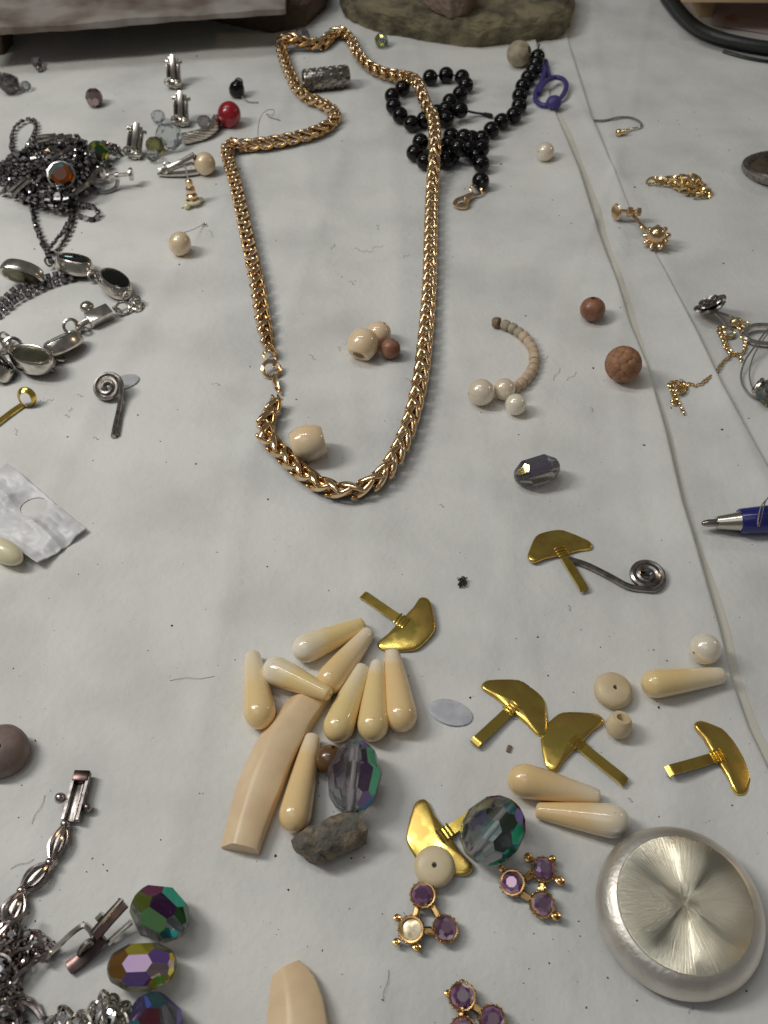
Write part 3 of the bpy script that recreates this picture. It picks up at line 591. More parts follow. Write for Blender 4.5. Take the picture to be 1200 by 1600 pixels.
t.part('body', noisy(lathe([(0,-2.9),(2.2,-2.8),(3.2,-1.6),(3.35,0),(3.0,1.8),(2.4,2.75),(1.3,2.8),(1.25,2.3),(1.2,.2)],26),.14,.7,4).tr(Mx), 'bone'); t.part('bore', lathe([(1.2,.3),(.6,.1),(0,0)],14).tr(Mx), 'boneh')
bead('bead', 'brown amber bead hidden behind the teardrop and the violet crystal', 515, 1187, 3.7, 'amber', .6, (.3,.5,.8))

# ------------------------------------------------------------------ ivory teardrops, bar and chip
def teardrop(label, head, tip, m, rh=4.0, rt=2.15, zh=0, zt=0):
    A = P(*head, zh+rh); B = P(*tip, zt+rt*1.02); d = (B-A); Lg = d.length; dn = d/Lg; rh *= rnd.uniform(.96,1.05); rt *= rnd.uniform(.95,1.08)
    pr = [(0,0)]
    for i in range(1, 8):
        a = math.pi/2*i/7; pr.append((rh*math.sin(a), rh*1.1*(1-math.cos(a))))
    z0 = rh*1.1
    for i in range(1, 11):
        s = i/10; r = rh + (rt-rh)*(s**1.25*.85+s*.15) ; pr.append((r, z0 + (Lg-z0-rt*.5)*s))
    pr += [(rt*.88, Lg-rt*.18), (rt*.55, Lg), (.4, Lg), (.35, Lg-.6), (0, Lg-.6)]
    mb = lathe(pr, 32); me = mesh('teardrop_bead', mb, m, ang=60); along_attr(me, Lg)
    o = link('teardrop_bead', me, None, S4(place(A, B))); tag(o, label, 'bead', 'ivory teardrop beads'); return o
teardrop('teardrop bead with a broad white head, uppermost of the fan by the brass bracket', (458,1022), (569,975), 'iv0')
teardrop('peach teardrop bead second in the fan, its tip pointing at the brass bracket', (503,1079), (578,986), 'iv2')
teardrop('white headed teardrop bead lying across the top of the ivory bar', (414,1040), (516,1086), 'iv0', 4.0, 1.9, .0, 5.2)
teardrop('teardrop bead standing apart at the left of the fan, tip to the back', (409,1136), (394,1021), 'iv2')
teardrop('honey coloured teardrop bead with its head beside the violet crystal', (520,1157), (567,1041), 'iv2')
teardrop('teardrop bead with pale tip, between two others right of the violet crystal top', (581,1156), (590,1034), 'iv1')
teardrop('teardrop bead with white tip, rightmost of the fan by the clear film', (630,1141), (612,1018), 'iv1')
teardrop('teardrop bead lying along the right side of the curved ivory bar', (455,1299), (489,1149), 'iv1')
teardrop('teardrop bead lying level under the white pearl at the paper fold', (1003,1071), (1131,1055), 'iv2')
teardrop('teardrop bead lying across the wing of a brass bracket', (793,1214), (937,1246), 'iv2', 4.2, 2.0, .6, .2)
teardrop('teardrop bead with white head touching the big silver disc', (985,1287), (837,1266), 'iv0', 4.2, 1.9)
def bar(cl, wd, th, m, name, label, end_cut=None):
    pth = smooth_path(cl, 2.0); n = len(pth); T3,_ = frames(pth); v = []; f = []; sec = [(-.5,.0),(-.5,.55),(-.47,.74),(-.40,.85),(-.18,.97),(.02,1.02),(.11,1.0),(.18,.91),(.45,.26),(.5,.06),(.48,0)]; k = len(sec)
    for i, q in enumerate(pth):
        s = i/(n-1); wi = np.interp(s, [a for a,_ in wd], [b for _,b in wd]); hi = np.interp(s, [a for a,_ in th], [b for _,b in th]); side = T3[i].cross(Vector((0,0,1))).normalized()
        for a, b in sec: v.append(q + side*(a*wi) + Vector((0,0,b*hi)))
    for i in range(n-1):
        for j in range(k): f.append([i*k+j, i*k+(j+1)%k, (i+1)*k+(j+1)%k, (i+1)*k+j])
    f += [list(range(k)), [(n-1)*k+j for j in range(k)][::-1]]
    return solo(name, label, 'ivory', MB().raw(v, f), m, ang=28)
bar(pts((500,1082,.1),(470,1113,.1),(440,1158,.1),(416,1208,.1),(398,1256,.1),(385,1296,.1),(375,1331,.1)), [(0,8.4),(.15,10.2),(.35,11.6),(.65,11.9),(1,9.4)], [(0,5),(.5,6.4),(1,4.8)], 'tusk', 'ivory_bar', 'long curved ivory bar with a squared end under the teardrop beads')
bar(pts((447,1514,.1),(456,1540,.1),(463,1580,.1),(466,1640,.1)), [(0,6.5),(.2,10),(.5,12.2),(1,14)], [(0,2.4),(.3,4.2),(1,6)], 'tusk', 'ivory_bar', 'tapered ivory bar end cut off by the bottom edge of the picture')
t = noisy(sub(MB().add(tube(smooth_path(pts((478,1338,3.2),(492,1320,3.6),(515,1312,3.8),(545,1298,3.8),(563,1290,3.4)), 1.2), [3.6]+[4.6]*2+[4.3]*40, 14)), 1, .4), .9, .22, 3)
t = noisy(t, .45, .6, 9); nn = len(t.v)
for q in t.v: q.z = max(q.z, ground(q.x, q.y)+.02)
solo('drift_stone', 'rough grey brown knobbly stone below the violet crystal', 'stone', t, 'drift', P(520,1320), ang=50)

# ------------------------------------------------------------------ brass winged brackets
def bracket_meshes():
    half = [(0,-.1),(3,0),(6.5,0),(9.0,-.4),(10.3,-.5),(11.2,-.1),(11.7,.8),(11.7,1.9),(11.1,3.0),(9.0,5.3),(6.8,7.5),(5.2,8.8),(3.6,9.4),(1.7,9.6),(0,9.65)]
    half = [(x*.9, y) for x, y in half]; ol = half + [(-x, y) for x, y in half[::-1][1:-1]]; k = len(ol); cx, cy = 0, 2.9; v = []; f = []
    rings = [(1,.0),(1.012,.4),(1.0,.8),(.965,1.02),(.88,1.12),(.62,1.28),(.33,1.4)]
    for s, z in rings: v += [(cx+(x-cx)*s, cy+(y-cy)*s + 0, z) for x, y in ol]
    for r in range(len(rings)-1):
        for i in range(k): f.append([r*k+i, r*k+(i+1)%k, (r+1)*k+(i+1)%k, (r+1)*k+i])
    v.append((cx, cy, 1.43)); f += [[(len(rings)-1)*k+i, (len(rings)-1)*k+(i+1)%k, len(v)-1] for i in range(k)]; f.append(list(range(k))[::-1])
    head = MB().raw(v, f)
    tab = tube([(0,1,.9),(0,-1,.95),(0,-4,.75),(0,-9,.6),(0,-12.6,.6),(0,-13.2,.55),(0,-13.9,.25),(0,-14.3,-.1)], 1.9, 4, flat=.24, up=(0,0,1))
    rd = tube([(-1.75,0,0),(-1.5,0,.18),(1.5,0,.18),(1.75,0,0)], .3, 6)
    return mesh('head', head, 'brassh', ang=50), mesh('tab', tab, 'brass', ang=30), mesh('ridge', rd, 'brass')
hm, tm, rm = bracket_meshes()
def bracket(label, mid, end, tilt=(0,0), z=.1, sc=1.0):
    A = P(*mid, z); B = P(*end, z); d = B-A; d.z = 0
    nrm = Vector((tilt[0], tilt[1], 1)); Mx = basis(A, -d.normalized().cross(Vector((0,0,1))), nrm) @ Matrix.Scale(sc, 4)
    yax = (Mx.to_3x3() @ Vector((0,1,0)))
    if yax.dot(d) > 0: Mx = Mx @ Matrix.Rotation(math.pi, 4, 'Z')
    t = Thing('brass_bracket', label, 'jewellery finding', A, 'winged brass brackets')
    t.inst('head', hm, Mx); t.inst('tab', tm, Mx)
    for i, (y, zz) in enumerate(((-1.0,1.12),(.0,1.12),(1.0,1.2),(2.0,1.3))): t.inst('ridge', rm, Mx @ Matrix.Translation((0, y, zz)))
bracket('brass bracket above the fan of teardrops, its tab pointing to the back left', (626,972), (571,932), (-.03,-.06), .75)
bracket('brass bracket resting on the straight end of the spiral pin', (878,868), (919,937), (.05,.06), .5)
bracket('brass bracket between the clear film and another bracket, tab to front left', (797,1112), (731,1175), (.05,.05))
bracket('brass bracket with one wing under a teardrop bead, tab to the right', (904,1166), (978,1228), (-.06,.04), .3)
bracket('brass bracket alone at the right above the big silver disc', (1117,1186), (1034,1213), (.14,.05), .3)
bracket('brass bracket under the disc bead and the aurora crystal', (699,1303), (770,1257), (-.10,-.04), .4)

# ------------------------------------------------------------------ big silver disc
q = P(1056, 1428, 0)
t = Thing('silver_disc', 'large brushed silver disc with a shiny spun face', 'disc', q); Mx = Matrix.Translation(q) @ Matrix.Rotation(R(2), 4, 'X')
rimp = [(0,.1),(15.5,.15),(17.6,.9),(18.6,2.4),(18.7,3.6),(18.2,5.2),(17.3,6.6),(16.3,7.6),(15.5,8.1),(14.95,8.3)]
t.part('rim', lathe(rimp, 96).tr(Mx), 'rim', ang=60)
fm = mesh('face', lathe([(14.95,8.29),(14.75,8.62),(14.6,8.66),(10,8.56),(5,8.46),(.8,8.38),(.5,8.1),(0,8.05)], 96), 'disc'); o = t.inst('face', fm, Mx)

# ------------------------------------------------------------------ aurora crystals
def aurora(label, px, py, a, c, axis, m, seed, bias=None, n=8, lats=(-58,-22,22,58), roll=0, name='crystal_bead', cap=.93, zc=None, cat='crystal', amp=.30):
    mb = crystal(a, c, n, lats, cap); me = mesh(name, mb, m, flat=True)
    ax = Vector(axis).normalized(); hz = math.sqrt((c*ax.z)**2 + a*a*(1-ax.z**2))*.96 if zc is None else zc
    Mx = place(P(px, py, hz), z=axis, roll=roll); facet_attrs(me, seed, (Mx.to_3x3().inverted() @ Vector(bias)) if bias else None, amp)
    o = link(name, me, None, S4(Mx))
    if c > 6: link('bore', mesh('bore', lathe([(.75,-c*cap*.97),(.75,c*cap*.97)], 10), 'bore'), o)
    return tag(o, label, cat)
def gax(x0, y0, x1, y1, dz=0): d = P(x1, y1) - P(x0, y0); d.normalize(); d.z = dz; return d
aurora('violet and green aurora oval crystal bead above the rough stone', 553, 1214, 6.4, 9.6, gax(548,1268,560,1160,.05), 'ab_violet', 4, (.95,-.2,.1), n=12, lats=(-62,-36,-10,20,44,66))
aurora('fat aurora crystal bead lying over the tab of a brass bracket', 770, 1297, 7.0, 8.6, gax(740,1330,800,1262,.15), 'ab_green', 14, (.97,.1,.05), n=11, amp=.95, lats=(-60,-34,-10,14,38,62))
aurora('grey faceted oval crystal bead alone above a brass bracket', 839, 736, 4.7, 8.0, gax(810,742,872,728,.1), 'ab_grey', 2, (-.2,.6,.6), amp=.8, n=9, lats=(-62,-34,0,34,62))
aurora('green and yellow aurora crystal on a silver ear clip', 250, 1427, 5.3, 7.3, gax(210,1400,290,1458,.05), 'ab_green', 12, (0,.5,.75), amp=.75, n=9, lats=(-60,-24,12,46))
aurora('dark yellow green aurora crystal below the ear clip crystal', 222, 1510, 4.7, 7.7, gax(175,1512,272,1508,.02), 'ab_yellow', 5, (0,-.2,.9), amp=.6, n=9, lats=(-60,-26,0,26,60), roll=.3)
aurora('green violet aurora crystal cut off by the bottom edge', 242, 1603, 5.0, 7.2, gax(232,1562,252,1625,.35), 'ab_green', 21, (0,-.3,.9), amp=.75)
def smallx(label, px, py, r, m, seed=1, c=None, axis=(0,.3,.9)):
    o = solo('crystal_bead', label, 'crystal', crystal(r, c or r*.95, 8, (-50,-17,17,50), .9), m, flat=True, mw=place(P(px, py, r), z=axis)); facet_attrs(o.data, seed, (0,0,1), .8); return o
smallx('small clear crystal bead left of the standing clip finding', 247, 182, 3.4, 'glass')
smallx('small clear crystal bead under the red bead', 319, 190, 3.3, 'smoke')
smallx('larger clear blue tinged crystal bead at the end of the twisted tube', 264, 213, 6.0, 'glass', c=6.6)
smallx('olive green crystal bead beside the lowest clip finding', 242, 227, 4.2, 'olive')
smallx('tiny clear crystal bead below the olive crystal', 239, 243, 3.0, 'glass')
smallx('small pinkish grey faceted bead alone at the back left', 147, 153, 4.0, 'rosesmoke', c=4.9)
aurora('dark grey pearl like bead under the stained slab', 57, 97, 2.7, 2.8, (0,.3,.8), 'ab_grey', 33, n=7)
aurora('greyish round bead behind the back corner of the gold chain', 470, 57, 4.8, 4.8, (0,.3,.8), 'ab_grey', 35, n=9)
aurora('tiny green and grey crystal bead at the edge of the greenish stone', 596, 63, 3.4, 4.6, (.3,-.7,.5), 'ab_green', 36, n=7)
t = Thing('crystal_cup', 'clear crystal in a dark cup setting at the far left', 'crystal', P(10,130))
t.part('cup', lathe([(0,-2),(4.5,-2),(5.6,0),(5.6,2.6),(4.9,2.8),(4.9,1)],12).tr(place(P(10,125,5.5), z=(.2,.5,.7))), 'gun'); t.part('crystal', brilliant(4.6,4,8).tr(place(P(14,131,5), z=(.1,-.7,.6))), 'smoke', flat=True)
smallx('tiny clear crystal chip beside the dark cup setting', 40, 134, 2.6, 'glass')
t = Thing('wire_bead_cap', 'tiny dark bead with a wire stub below the stained slab', 'bead', P(60,108))
t.part('bead', sphere(1.8,12,8).tr(Matrix.Translation(P(61,107,1.8))), 'dsilver'); t.part('wire', tube(smooth_path(pts((62,106,1.2),(68,108,.8),(72,106,.6))), .5, 6), 'steel')

# ------------------------------------------------------------------ twisted tube, carved tube, pins, hooks
def twisted_tube():
    pth = smooth_path(pts((286,217,2.6),(300,214,2.7),(318,209,2.8),(332,200,2.9),(340,186,3.0)), .5); T4, U4 = frames(pth); t = Thing('twisted_tube', 'curved silver tube bead of twisted wire beside the red bead', 'bead', P(310,210))
    for k in range(9):
        line = []
        for i, q in enumerate(pth):
            b = T4[i].cross(U4[i]); w_ = 2*math.pi*k/9 + i*.5*.23; line.append(q + U4[i]*(2.0*math.cos(w_)) + b*(2.0*math.sin(w_)))
        t.part('wire', tube(line, .75, 6), 'silver')
    t.part('core', tube(pth, 1.7, 8), 'dsilver')
twisted_tube()
def carved_tube():
    A = P(474,126,5.4); B = P(545,118,5.4); Lg = (B-A).length; Mx = place(A, B); t = Thing('carved_tube_bead', 'carved silver tube bead lying inside the top of the gold chain', 'bead', P(510,122))
    t.part('body', lathe([(2.2,.6),(2.4,0),(4.6,0),(5.0,.5),(5.1,Lg*.5),(5.0,Lg-.5),(4.6,Lg),(2.4,Lg),(2.2,Lg-.6)], 28).tr(Mx), 'dsilver')
    lf = lathe([(0,-1.6),(.3,-1),(.42,0),(.3,1),(0,1.6)], 6); me = mesh('leaf', lf, 'dsilver')
    for i in range(9):
        for k in range(12):
            w_ = 2*math.pi*(k+.5*(i%2))/12; z = 1.6 + (Lg-3.2)*i/8
            sg = 1 if k % 2 else -1
            loc = Vector((5.1*math.cos(w_), 5.1*math.sin(w_), z)); d = Vector((-math.sin(w_)*.75*sg, math.cos(w_)*.75*sg, 1)); t.inst('leaf', me, Mx @ place(loc, z=d))
carved_tube()
def spiral(label, cpx, turns, r0, r1, start_ang, tail, wr, m, tilt=(0,0,1), flip=1, zc=2.4):
    C0 = P(*cpx, zc); Mx = basis(C0, (1,0,0), tilt); line = []
    n = int(turns*26)
    for i in range(n+1):
        a = start_ang + flip*2*math.pi*turns*(i/n - 1); rr = r0 + (r1-r0)*i/n; line.append(Mx @ Vector((rr*math.cos(a), rr*math.sin(a), .25*(n-i)/n)))
    e = smooth_path([line[-1]] + tail, 1.2); t = Thing('spiral_pin', label, 'jewellery finding', P(*cpx))
    t.part('wire', tube(line + e[1:], wr, 8), m); return t
spiral('dark silver spiral pin lying with its stem under a brass bracket', (1010,899), 2.6, 1.1, 5.0, R(-75), pts((985,917,1.3),(950,899,1.3),(915,882,1.2),(888,874,1.0)), .95, 'dsilver', (-.05,-.12,1), -1, 1.3)
sp2 = spiral('dark silver spiral headed pin on a clear oval film at the left', (168,605), 2.7, .9, 5.0, R(10), pts((189,618,2.6),(186,640,1.6),(181,662,1.1),(177,682,1.0)), .95, 'dsilver', (-.1,-.55,.85), -1, 3.6)
sp2.part('stem', tube(pts((190,622,2),(186,652,1),(182,680,.8)), .8, 8), 'dsilver')
film = lathe([(0,.25),(3.4,.28),(5.6,.2),(5.9,.12),(5.6,.05),(0,.05)], 30)
solo('oval_film', 'clear oval plastic film under the spiral headed pin', 'film', MB().add(film, Matrix.Diagonal((1.0,.62,1,1))), 'film', mw=Matrix.Translation(P(192,597,.4)) @ Matrix.Rotation(.5,4,'Z'))
solo('oval_film', 'cloudy clear oval film on bare paper right of the teardrop fan', 'film', MB().add(film, Matrix.Diagonal((1.0,.62,1,1))), 'film', mw=Matrix.Translation(P(704,1113,.7)) @ Matrix.Rotation(-.33,4,'Z'))
t = Thing('brass_hook', 'flat golden brass strip curled into a loop at the left edge', 'jewellery finding', P(20,645))
q = P(41,622,3.3); lp = [q + Vector((2.9*math.cos(a), -.2*a, 2.9*math.sin(a))) for a in [R(-60)+2*math.pi*i/26*0.97 for i in range(27)]]
t.part('strip', tube(smooth_path(pts((-40,690,.7),(-5,662,.7),(20,643,.7),(36,632,.7)), 2), 1.6, 4, flat=.3, up=(0,0,1)), 'brass', ang=30)
t.part('loop', tube([q + Vector((2.9*math.cos(a)*.9, 0, 2.9*math.sin(a)))+Vector((0,1.0*math.sin(a),0)) for a in [2*math.pi*i/28 for i in range(28)]], 1.25, 6, True, flat=.3, up=None), 'brass')
t = Thing('ear_wire', 'thin dark ear wire hook with a tiny gold ball', 'earring', P(965,195))
t.part('wire', tube(smooth_path(pts((927,188,.6),(945,188,.9),(970,183,1),(990,185,1),(1002,193,1),(998,199,1),(985,201,1.2),(974,205,1.6))), .48, 6), 'steel')
t.part('ball', sphere(1.7,14,10).tr(Matrix.Translation(P(967,207,1.8))), 'ygold'); t.part('coil', lathe([(1,-1.2),(1.3,-.6),(1,0),(1.3,.6),(1,1.2)],12).tr(place(P(974,206,1.7), z=(1,.4,0))), 'ygold')
# gold chain heap
def heap(name, label, path_list, seg, wr, m, loc, sx=.62, jit=.35, seed=3, part='chain'):
    r_ = random.Random(seed); t = Thing(name, label, 'chain', loc)
    one = torus(seg*.62, wr, 12, 5, 1, sx); me = mesh('link', one, m)
    for pl in path_list:
        pth = smooth_path(pl, seg*.86); T5,_ = frames(pth)
        for i, q in enumerate(pth):
            nrm = Vector((r_.uniform(-jit,jit), r_.uniform(-jit,jit), 1)) if i % 2 else T5[i].cross(Vector((0,0,1))) + Vector((r_.uniform(-jit,jit), r_.uniform(-jit,jit), .35))
            t.inst('link', me, basis(q, T5[i], nrm))
    return t
heap('gold_chain', 'little heap of pale gold chain links below the ear wire', [pts((1018,283,1),(1030,280,1.2),(1042,287,1.2),(1056,284,2),(1068,278,3.4),(1080,288,3),(1073,298,1.6),(1060,293,1.4)), pts((1060,280,2),(1076,276,4.4),(1092,284,2.2),(1086,296,2.4),(1072,290,4.4),(1098,300,1.4),(1108,303,1.0),(1092,307,1)), pts((1050,290,1),(1066,288,3),(1084,280,3.4),(1097,291,1.4),(1080,302,1.2)), pts((1022,288,.8),(1036,284,1.8),(1050,280,1.4),(1064,283,4.6),(1078,284,5.2),(1090,290,3.4),(1102,297,1.4))], 4.0, .55, 'ygold', P(1065,290))
fc = Thing('fine_chain', 'very fine gold chain trailing in a knot beside the grey rose stud', 'chain', P(1090,560)); fine = MB(); rr_ = random.Random(5)
fl = [pts((1068,645,.6),(1060,628,.6),(1052,612,.6),(1046,600,.6),(1052,597,1),(1064,600,1.4),(1060,606,1.8),(1054,602,2.2),(1064,612,1.2),(1070,604,1),(1076,600,.6),(1090,602,.6),(1105,592,.6),(1120,580,.6),(1130,565,.6),(1140,556,.8),(1132,540,.6),(1126,525,.6),(1122,515,.6),(1128,512,.9),(1132,525,1),(1140,548,1),(1150,552,1),(1158,562,.7)), pts((1143,554,.8),(1158,553,.7),(1164,545,.7),(1163,532,.7),(1160,526,.6),(1150,500,2)), pts((1050,604,1),(1056,596,1.4),(1066,596,1.2),(1072,606,1),(1064,614,1.5),(1056,610,1.8),(1060,600,2.3)), pts((1047,604,.6),(1052,620,.8),(1056,632,.6),(1050,628,.6))]
for pl in fl:
    pth = smooth_path(pl, 1.15); T5,_ = frames(pth)
    for i, q in enumerate(pth):
        nrm = Vector((rr_.uniform(-.4,.4), rr_.uniform(-.4,.4), 1)) if i % 2 else T5[i].cross(Vector((0,0,1))) + Vector((0,0,.3)); fine.add(torus(.85,.24,8,4,1,.68), basis(q, T5[i], nrm))
fc.part('chain', fine, 'ygold', kind='stuff')
fc.part('clasp', lathe([(0,-2.6),(1.2,-2.2),(1.9,-.6),(1.7,.8),(.8,2.2),(0,2.5)],14).tr(place(P(1151,503,2.2), z=(1,.15,.1))), 'ygold'); fc.part('clasp_ring', ring_at(1164,507,1.6,.4,1.4), 'ygold'); fc.part('end_ring', ring_at(1140,520,2.1,.5,1.6,(.2,-.3,.9)), 'ygold')
# screw back earrings
t = Thing('flower_earring', 'gold screw back earring with a petalled ball below the gold chain heap', 'earring', P(1005,360))
q = P(1026,369,5.6); fn = Vector((-.25,-.35,.8)).normalized()
t.part('ball', sphere(3.7,20,12).tr(Matrix.Translation(q+fn*.8)), 'gold')
for i in range(9):
    a = 2*math.pi*i/9; Mx = basis(q - fn*.9, (1,0,0), fn); d = Mx.to_3x3() @ Vector((math.cos(a), math.sin(a), 0))
    t.part('petal', lathe([(0,-1.7),(1.0,-1.1),(1.3,0),(.9,1.2),(0,1.7)],10).tr(place(q - fn*.9 + d*4.3, z=d)), 'gold')
t.part('arm', tube(smooth_path(pts((1015,362,3),(1006,355,3.5),(998,345,4),(990,337,4.2),(985,331,4.4))), .75, 7), 'gold'); t.part('joint', torus(1.5,.5,14,6).tr(place(P(1004,357,3), z=(.5,.3,.6))), 'gold')
t.part('screw', tube(pts((968,330,4.6),(985,331,4.6),(1000,331,4.6)), .9, 8), 'gold'); t.part('collar', lathe([(1.0,-1.2),(2,-1),(2,1),(1.0,1.2)],14).tr(place(P(984,331,4.6), z=(1,0,0))), 'gold'); t.part('collar', lathe([(0,-.9),(1.7,-.8),(1.7,.8),(0,.9)],12).tr(place(P(998,331,4.6), z=(1,0,0))), 'gold')
t.part('pad', lathe([(0,-.5),(3.1,-.5),(3.5,0),(3.1,.5),(0,.6)],20).tr(place(P(963,331,4.2), z=(-.95,-.35,.1))), 'gold')
t = Thing('screw_earring', 'silver screw back earring finding right of the rhinestone heap', 'earring', P(185,285))
t.part('arm', tube(smooth_path(pts((152,298,1.2),(160,300,1),(172,298,1),(181,292,1.6),(184,283,4),(182,274,6.5))), .85, 7), 'steel'); t.part('screw', tube(pts((170,276,6.6),(184,274,6.6),(203,272,6.6)), .85, 8), 'silver')
t.part('knob', lathe([(0,-.9),(2.6,-.8),(2.9,0),(2.6,.8),(0,.9)],18).tr(place(P(205,272,6.0), z=(1,.1,0))), 'silver'); t.part('collar', lathe([(0,-.9),(1.7,-.8),(1.7,.8),(0,.9)],14).tr(place(P(183,275,6.4), z=(1,.1,0))), 'silver'); t.part('pad', lathe([(0,-.5),(2,-.5),(2,.5),(0,.5)],14).tr(place(P(169,276,6.4), z=(1,.1,0))), 'silver'); t.part('cup', lathe([(0,-2.4),(1.8,-2),(2.4,0),(1.9,2),(0,2.4)],14).tr(place(P(157,270,5), z=(0,.2,1))), 'silver')
t = Thing('stud_earring', 'tiny gold stacked stud earring pointing up with a clear back', 'earring', P(300,312))
Mx = place(P(302,317,.8), z=(-.06,.10,1)); t.part('stud', lathe([(0,0),(2.4,.2),(2.6,1.2),(2.0,2.0),(2.5,2.9),(2.4,3.8),(1.5,4.4),(2.1,5.6),(2.0,7.0),(1.3,7.8),(1.7,9),(1.5,10.2),(.6,10.9),(0,11)],18).tr(Mx), 'gold'); t.part('post', tube([Mx@Vector((0,0,10.5)), Mx@Vector((.2,0,17))], .38, 6), 'steel')
t.part('clear_back', MB().add(lathe([(1.5,-.1),(3.6,.2),(3.9,1.2),(2.8,1.6)],18).tr(Mx)).add(sphere(1.6,12,8,sz=.8).tr(Matrix.Translation(P(292,322,1.4)))).add(sphere(1.4,12,8,sz=.8).tr(Matrix.Translation(P(314,312,1.2)))), 'jade')
# standing clip findings
def clip_parts():
    A = {}
    A['back_plate'] = MB().add(box(3.6,.7,15,.2).tr(Matrix.Translation((0,.6,7.6)))).add(box(1.5,.5,3,.15).tr(Matrix.Translation((-1.0,.2,13.9)))).add(box(6.4,.7,1.8,.3).tr(Matrix.Translation((0,.7,13.0))))
    A['paddle'] = MB().add(box(1.7,.6,14.5,.2).tr(Matrix.Translation((.1,-1.3,9.6)) @ Matrix.Rotation(R(-5),4,'X')))
    A['side_rail'] = MB().add(box(.7,2.2,11,.2).tr(Matrix.Translation((-2.0,-.1,6.6)))).add(box(.7,2.2,11,.2).tr(Matrix.Translation((2.0,-.1,6.6))))
    A['coil'] = MB().add(torus(2.0,.55,20,8).tr(place((-.8,-1.6,3.2), z=(0,-1,.3)))).add(torus(1.0,.5,16,8).tr(place((-.9,-1.9,3.2), z=(0,-1,.3))))
    A['stud'] = MB().add(sphere(1.5,14,10).tr(Matrix.Translation((1.6,-1.6,2.6)))).add(sphere(1.2,12,8).tr(Matrix.Translation((.6,-.9,.8))))
    A['foot'] = box(5.0,2.4,1.4,.35).tr(Matrix.Translation((0,.2,1.0)))
    return {k: mesh(k, v, 'silver' if k != 'side_rail' else 'dsilver') for k, v in A.items()}
cpm = clip_parts()
for (bx, by, tx, label) in ((273,138,.02,'silver ear clip finding standing nearest the stained slab'), (284,197,.05,'silver ear clip finding standing between two small clear crystals'), (208,247,.22,'silver ear clip finding standing next to the rhinestone heap')):
    t = Thing('ear_clip', label, 'jewellery finding', P(bx, by), 'standing silver ear clip findings'); Mx = basis(P(bx, by, .2), (1,-.1,-tx), (tx*1.2,.42,1)) @ Matrix.Diagonal((1.45,1.4,.95,1))
    for k, me in cpm.items(): t.inst(k, me, Mx)
t = Thing('pearl_ear_clip', 'open silver ear clip with a yellowish pearl at its end', 'earring', P(285,268))
t.part('pearl', sphere(4.9,26,16,sz=1.05).tr(Matrix.Translation(P(320,256,4.9))), 'pearld')
t.part('lower_plate', tube(pts((246,272,1.4),(262,272,1.4),(285,271,1.8),(309,268,1.6)), [1.2,2.0,2.3,2.3], 4, flat=.3, up=(0,0,1)), 'silver', ang=30); t.part('upper_bar', tube(pts((249,268,2.4),(268,260,4),(288,250,7.5),(303,242,10)), [1.4,1.3,1.2,1.4], 6, flat=.6), 'silver'); t.part('upper_bar', tube(pts((255,270,2),(275,262,4),(300,255,6),(310,260,4.5)), .8, 6), 'silver')
t.part('coil', MB().add(ring_at(262,262,2.1,.6,3.6,(.1,-.8,.5))).add(ring_at(258,266,1.4,.5,3.4,(.1,-.8,.5))), 'silver'); t.part('end_plate', tube(pts((303,242,10),(306,252,6),(309,262,3)), 1.3, 4, flat=.3), 'dsilver')

# ------------------------------------------------------------------ rhinestone heap
def cup_elem(s=1.15):
    o = MB(); h = s*.8
    o.raw([(-s,-s,0),(s,-s,0),(s,s,0),(-s,s,0),(-s*.92,-s*.92,h),(s*.92,-s*.92,h),(s*.92,s*.92,h),(-s*.92,s*.92,h)], [[3,2,1,0],[0,1,5,4],[1,2,6,5],[2,3,7,6],[3,0,4,7]], 0)
    k = 6; v = [(.86*s*math.cos(2*math.pi*i/k), .86*s*math.sin(2*math.pi*i/k), h) for i in range(k)] + [(.5*s*math.cos(2*math.pi*(i+.5)/k), .5*s*math.sin(2*math.pi*(i+.5)/k), h+s*.42) for i in range(k)]
    f = [[k+i for i in range(k)]]
    for i in range(k): j = (i+1) % k; f += [[i, j, k+i], [j, k+j, k+i]]
    o.raw(v, f, 1); return o
ce = cup_elem()
def cup_run(mb, pl, r_, step=3.3, tw=.8, sc=1.0):
    pth = smooth_path(pl, step); T6,_ = frames(pth); ang = r_.uniform(-.5,.5)
    for i, q in enumerate(pth):
        ang += r_.uniform(-tw,tw); up = Vector((0,0,1)); sd = T6[i].cross(up); sd = sd.normalized() if sd.length > .1 else Vector((1,0,0)); up2 = sd.cross(T6[i])
        mb.add(ce, basis(q, T6[i], up2*math.cos(ang) + sd*math.sin(ang)) @ Matrix.Scale(sc*r_.uniform(.9,1.1), 4))
rc = Thing('rhinestone_chain', 'heaped tangle of dark rhinestone chain at the left with loops hanging out', 'necklace', P(90,290)); r_ = random.Random(11)
loops = MB()
cup_run(loops, pts((30,262,3),(22,245,1.5),(18,225,1.2),(23,203,1.2),(36,190,1.4),(50,188,1.4),(57,197,1.4),(53,213,1.4),(44,228,2),(40,245,5)), r_)
cup_run(loops, pts((45,300,3),(50,330,1.2),(57,358,1.2),(67,382,1.2),(79,395,1.2),(92,384,1.2),(104,368,1.2),(112,350,1.2),(115,330,1.5),(112,305,4)), r_)
cup_run(loops, pts((48,310,2),(55,345,1.3),(64,372,1.3),(75,390,2.6),(86,380,2.6),(100,362,1.5),(108,340,1.5),(108,315,3)), r_)
cup_run(loops, pts((118,318,2),(132,322,1.2),(146,322,1.6),(155,333,1.4),(150,343,1.2),(138,342,1.2),(125,338,1.2)), r_)
cup_run(loops, pts((75,392,3),(76,402,4),(80,410,4)), r_)
rc.part('chain_loop', loops, ['gund','gemd'], flat=True, kind='stuff')
pile = MB()
def dome(px, py): 
    d = ((px-86)/98)**2 + ((py-268)/66)**2; return max(0, 1-d)
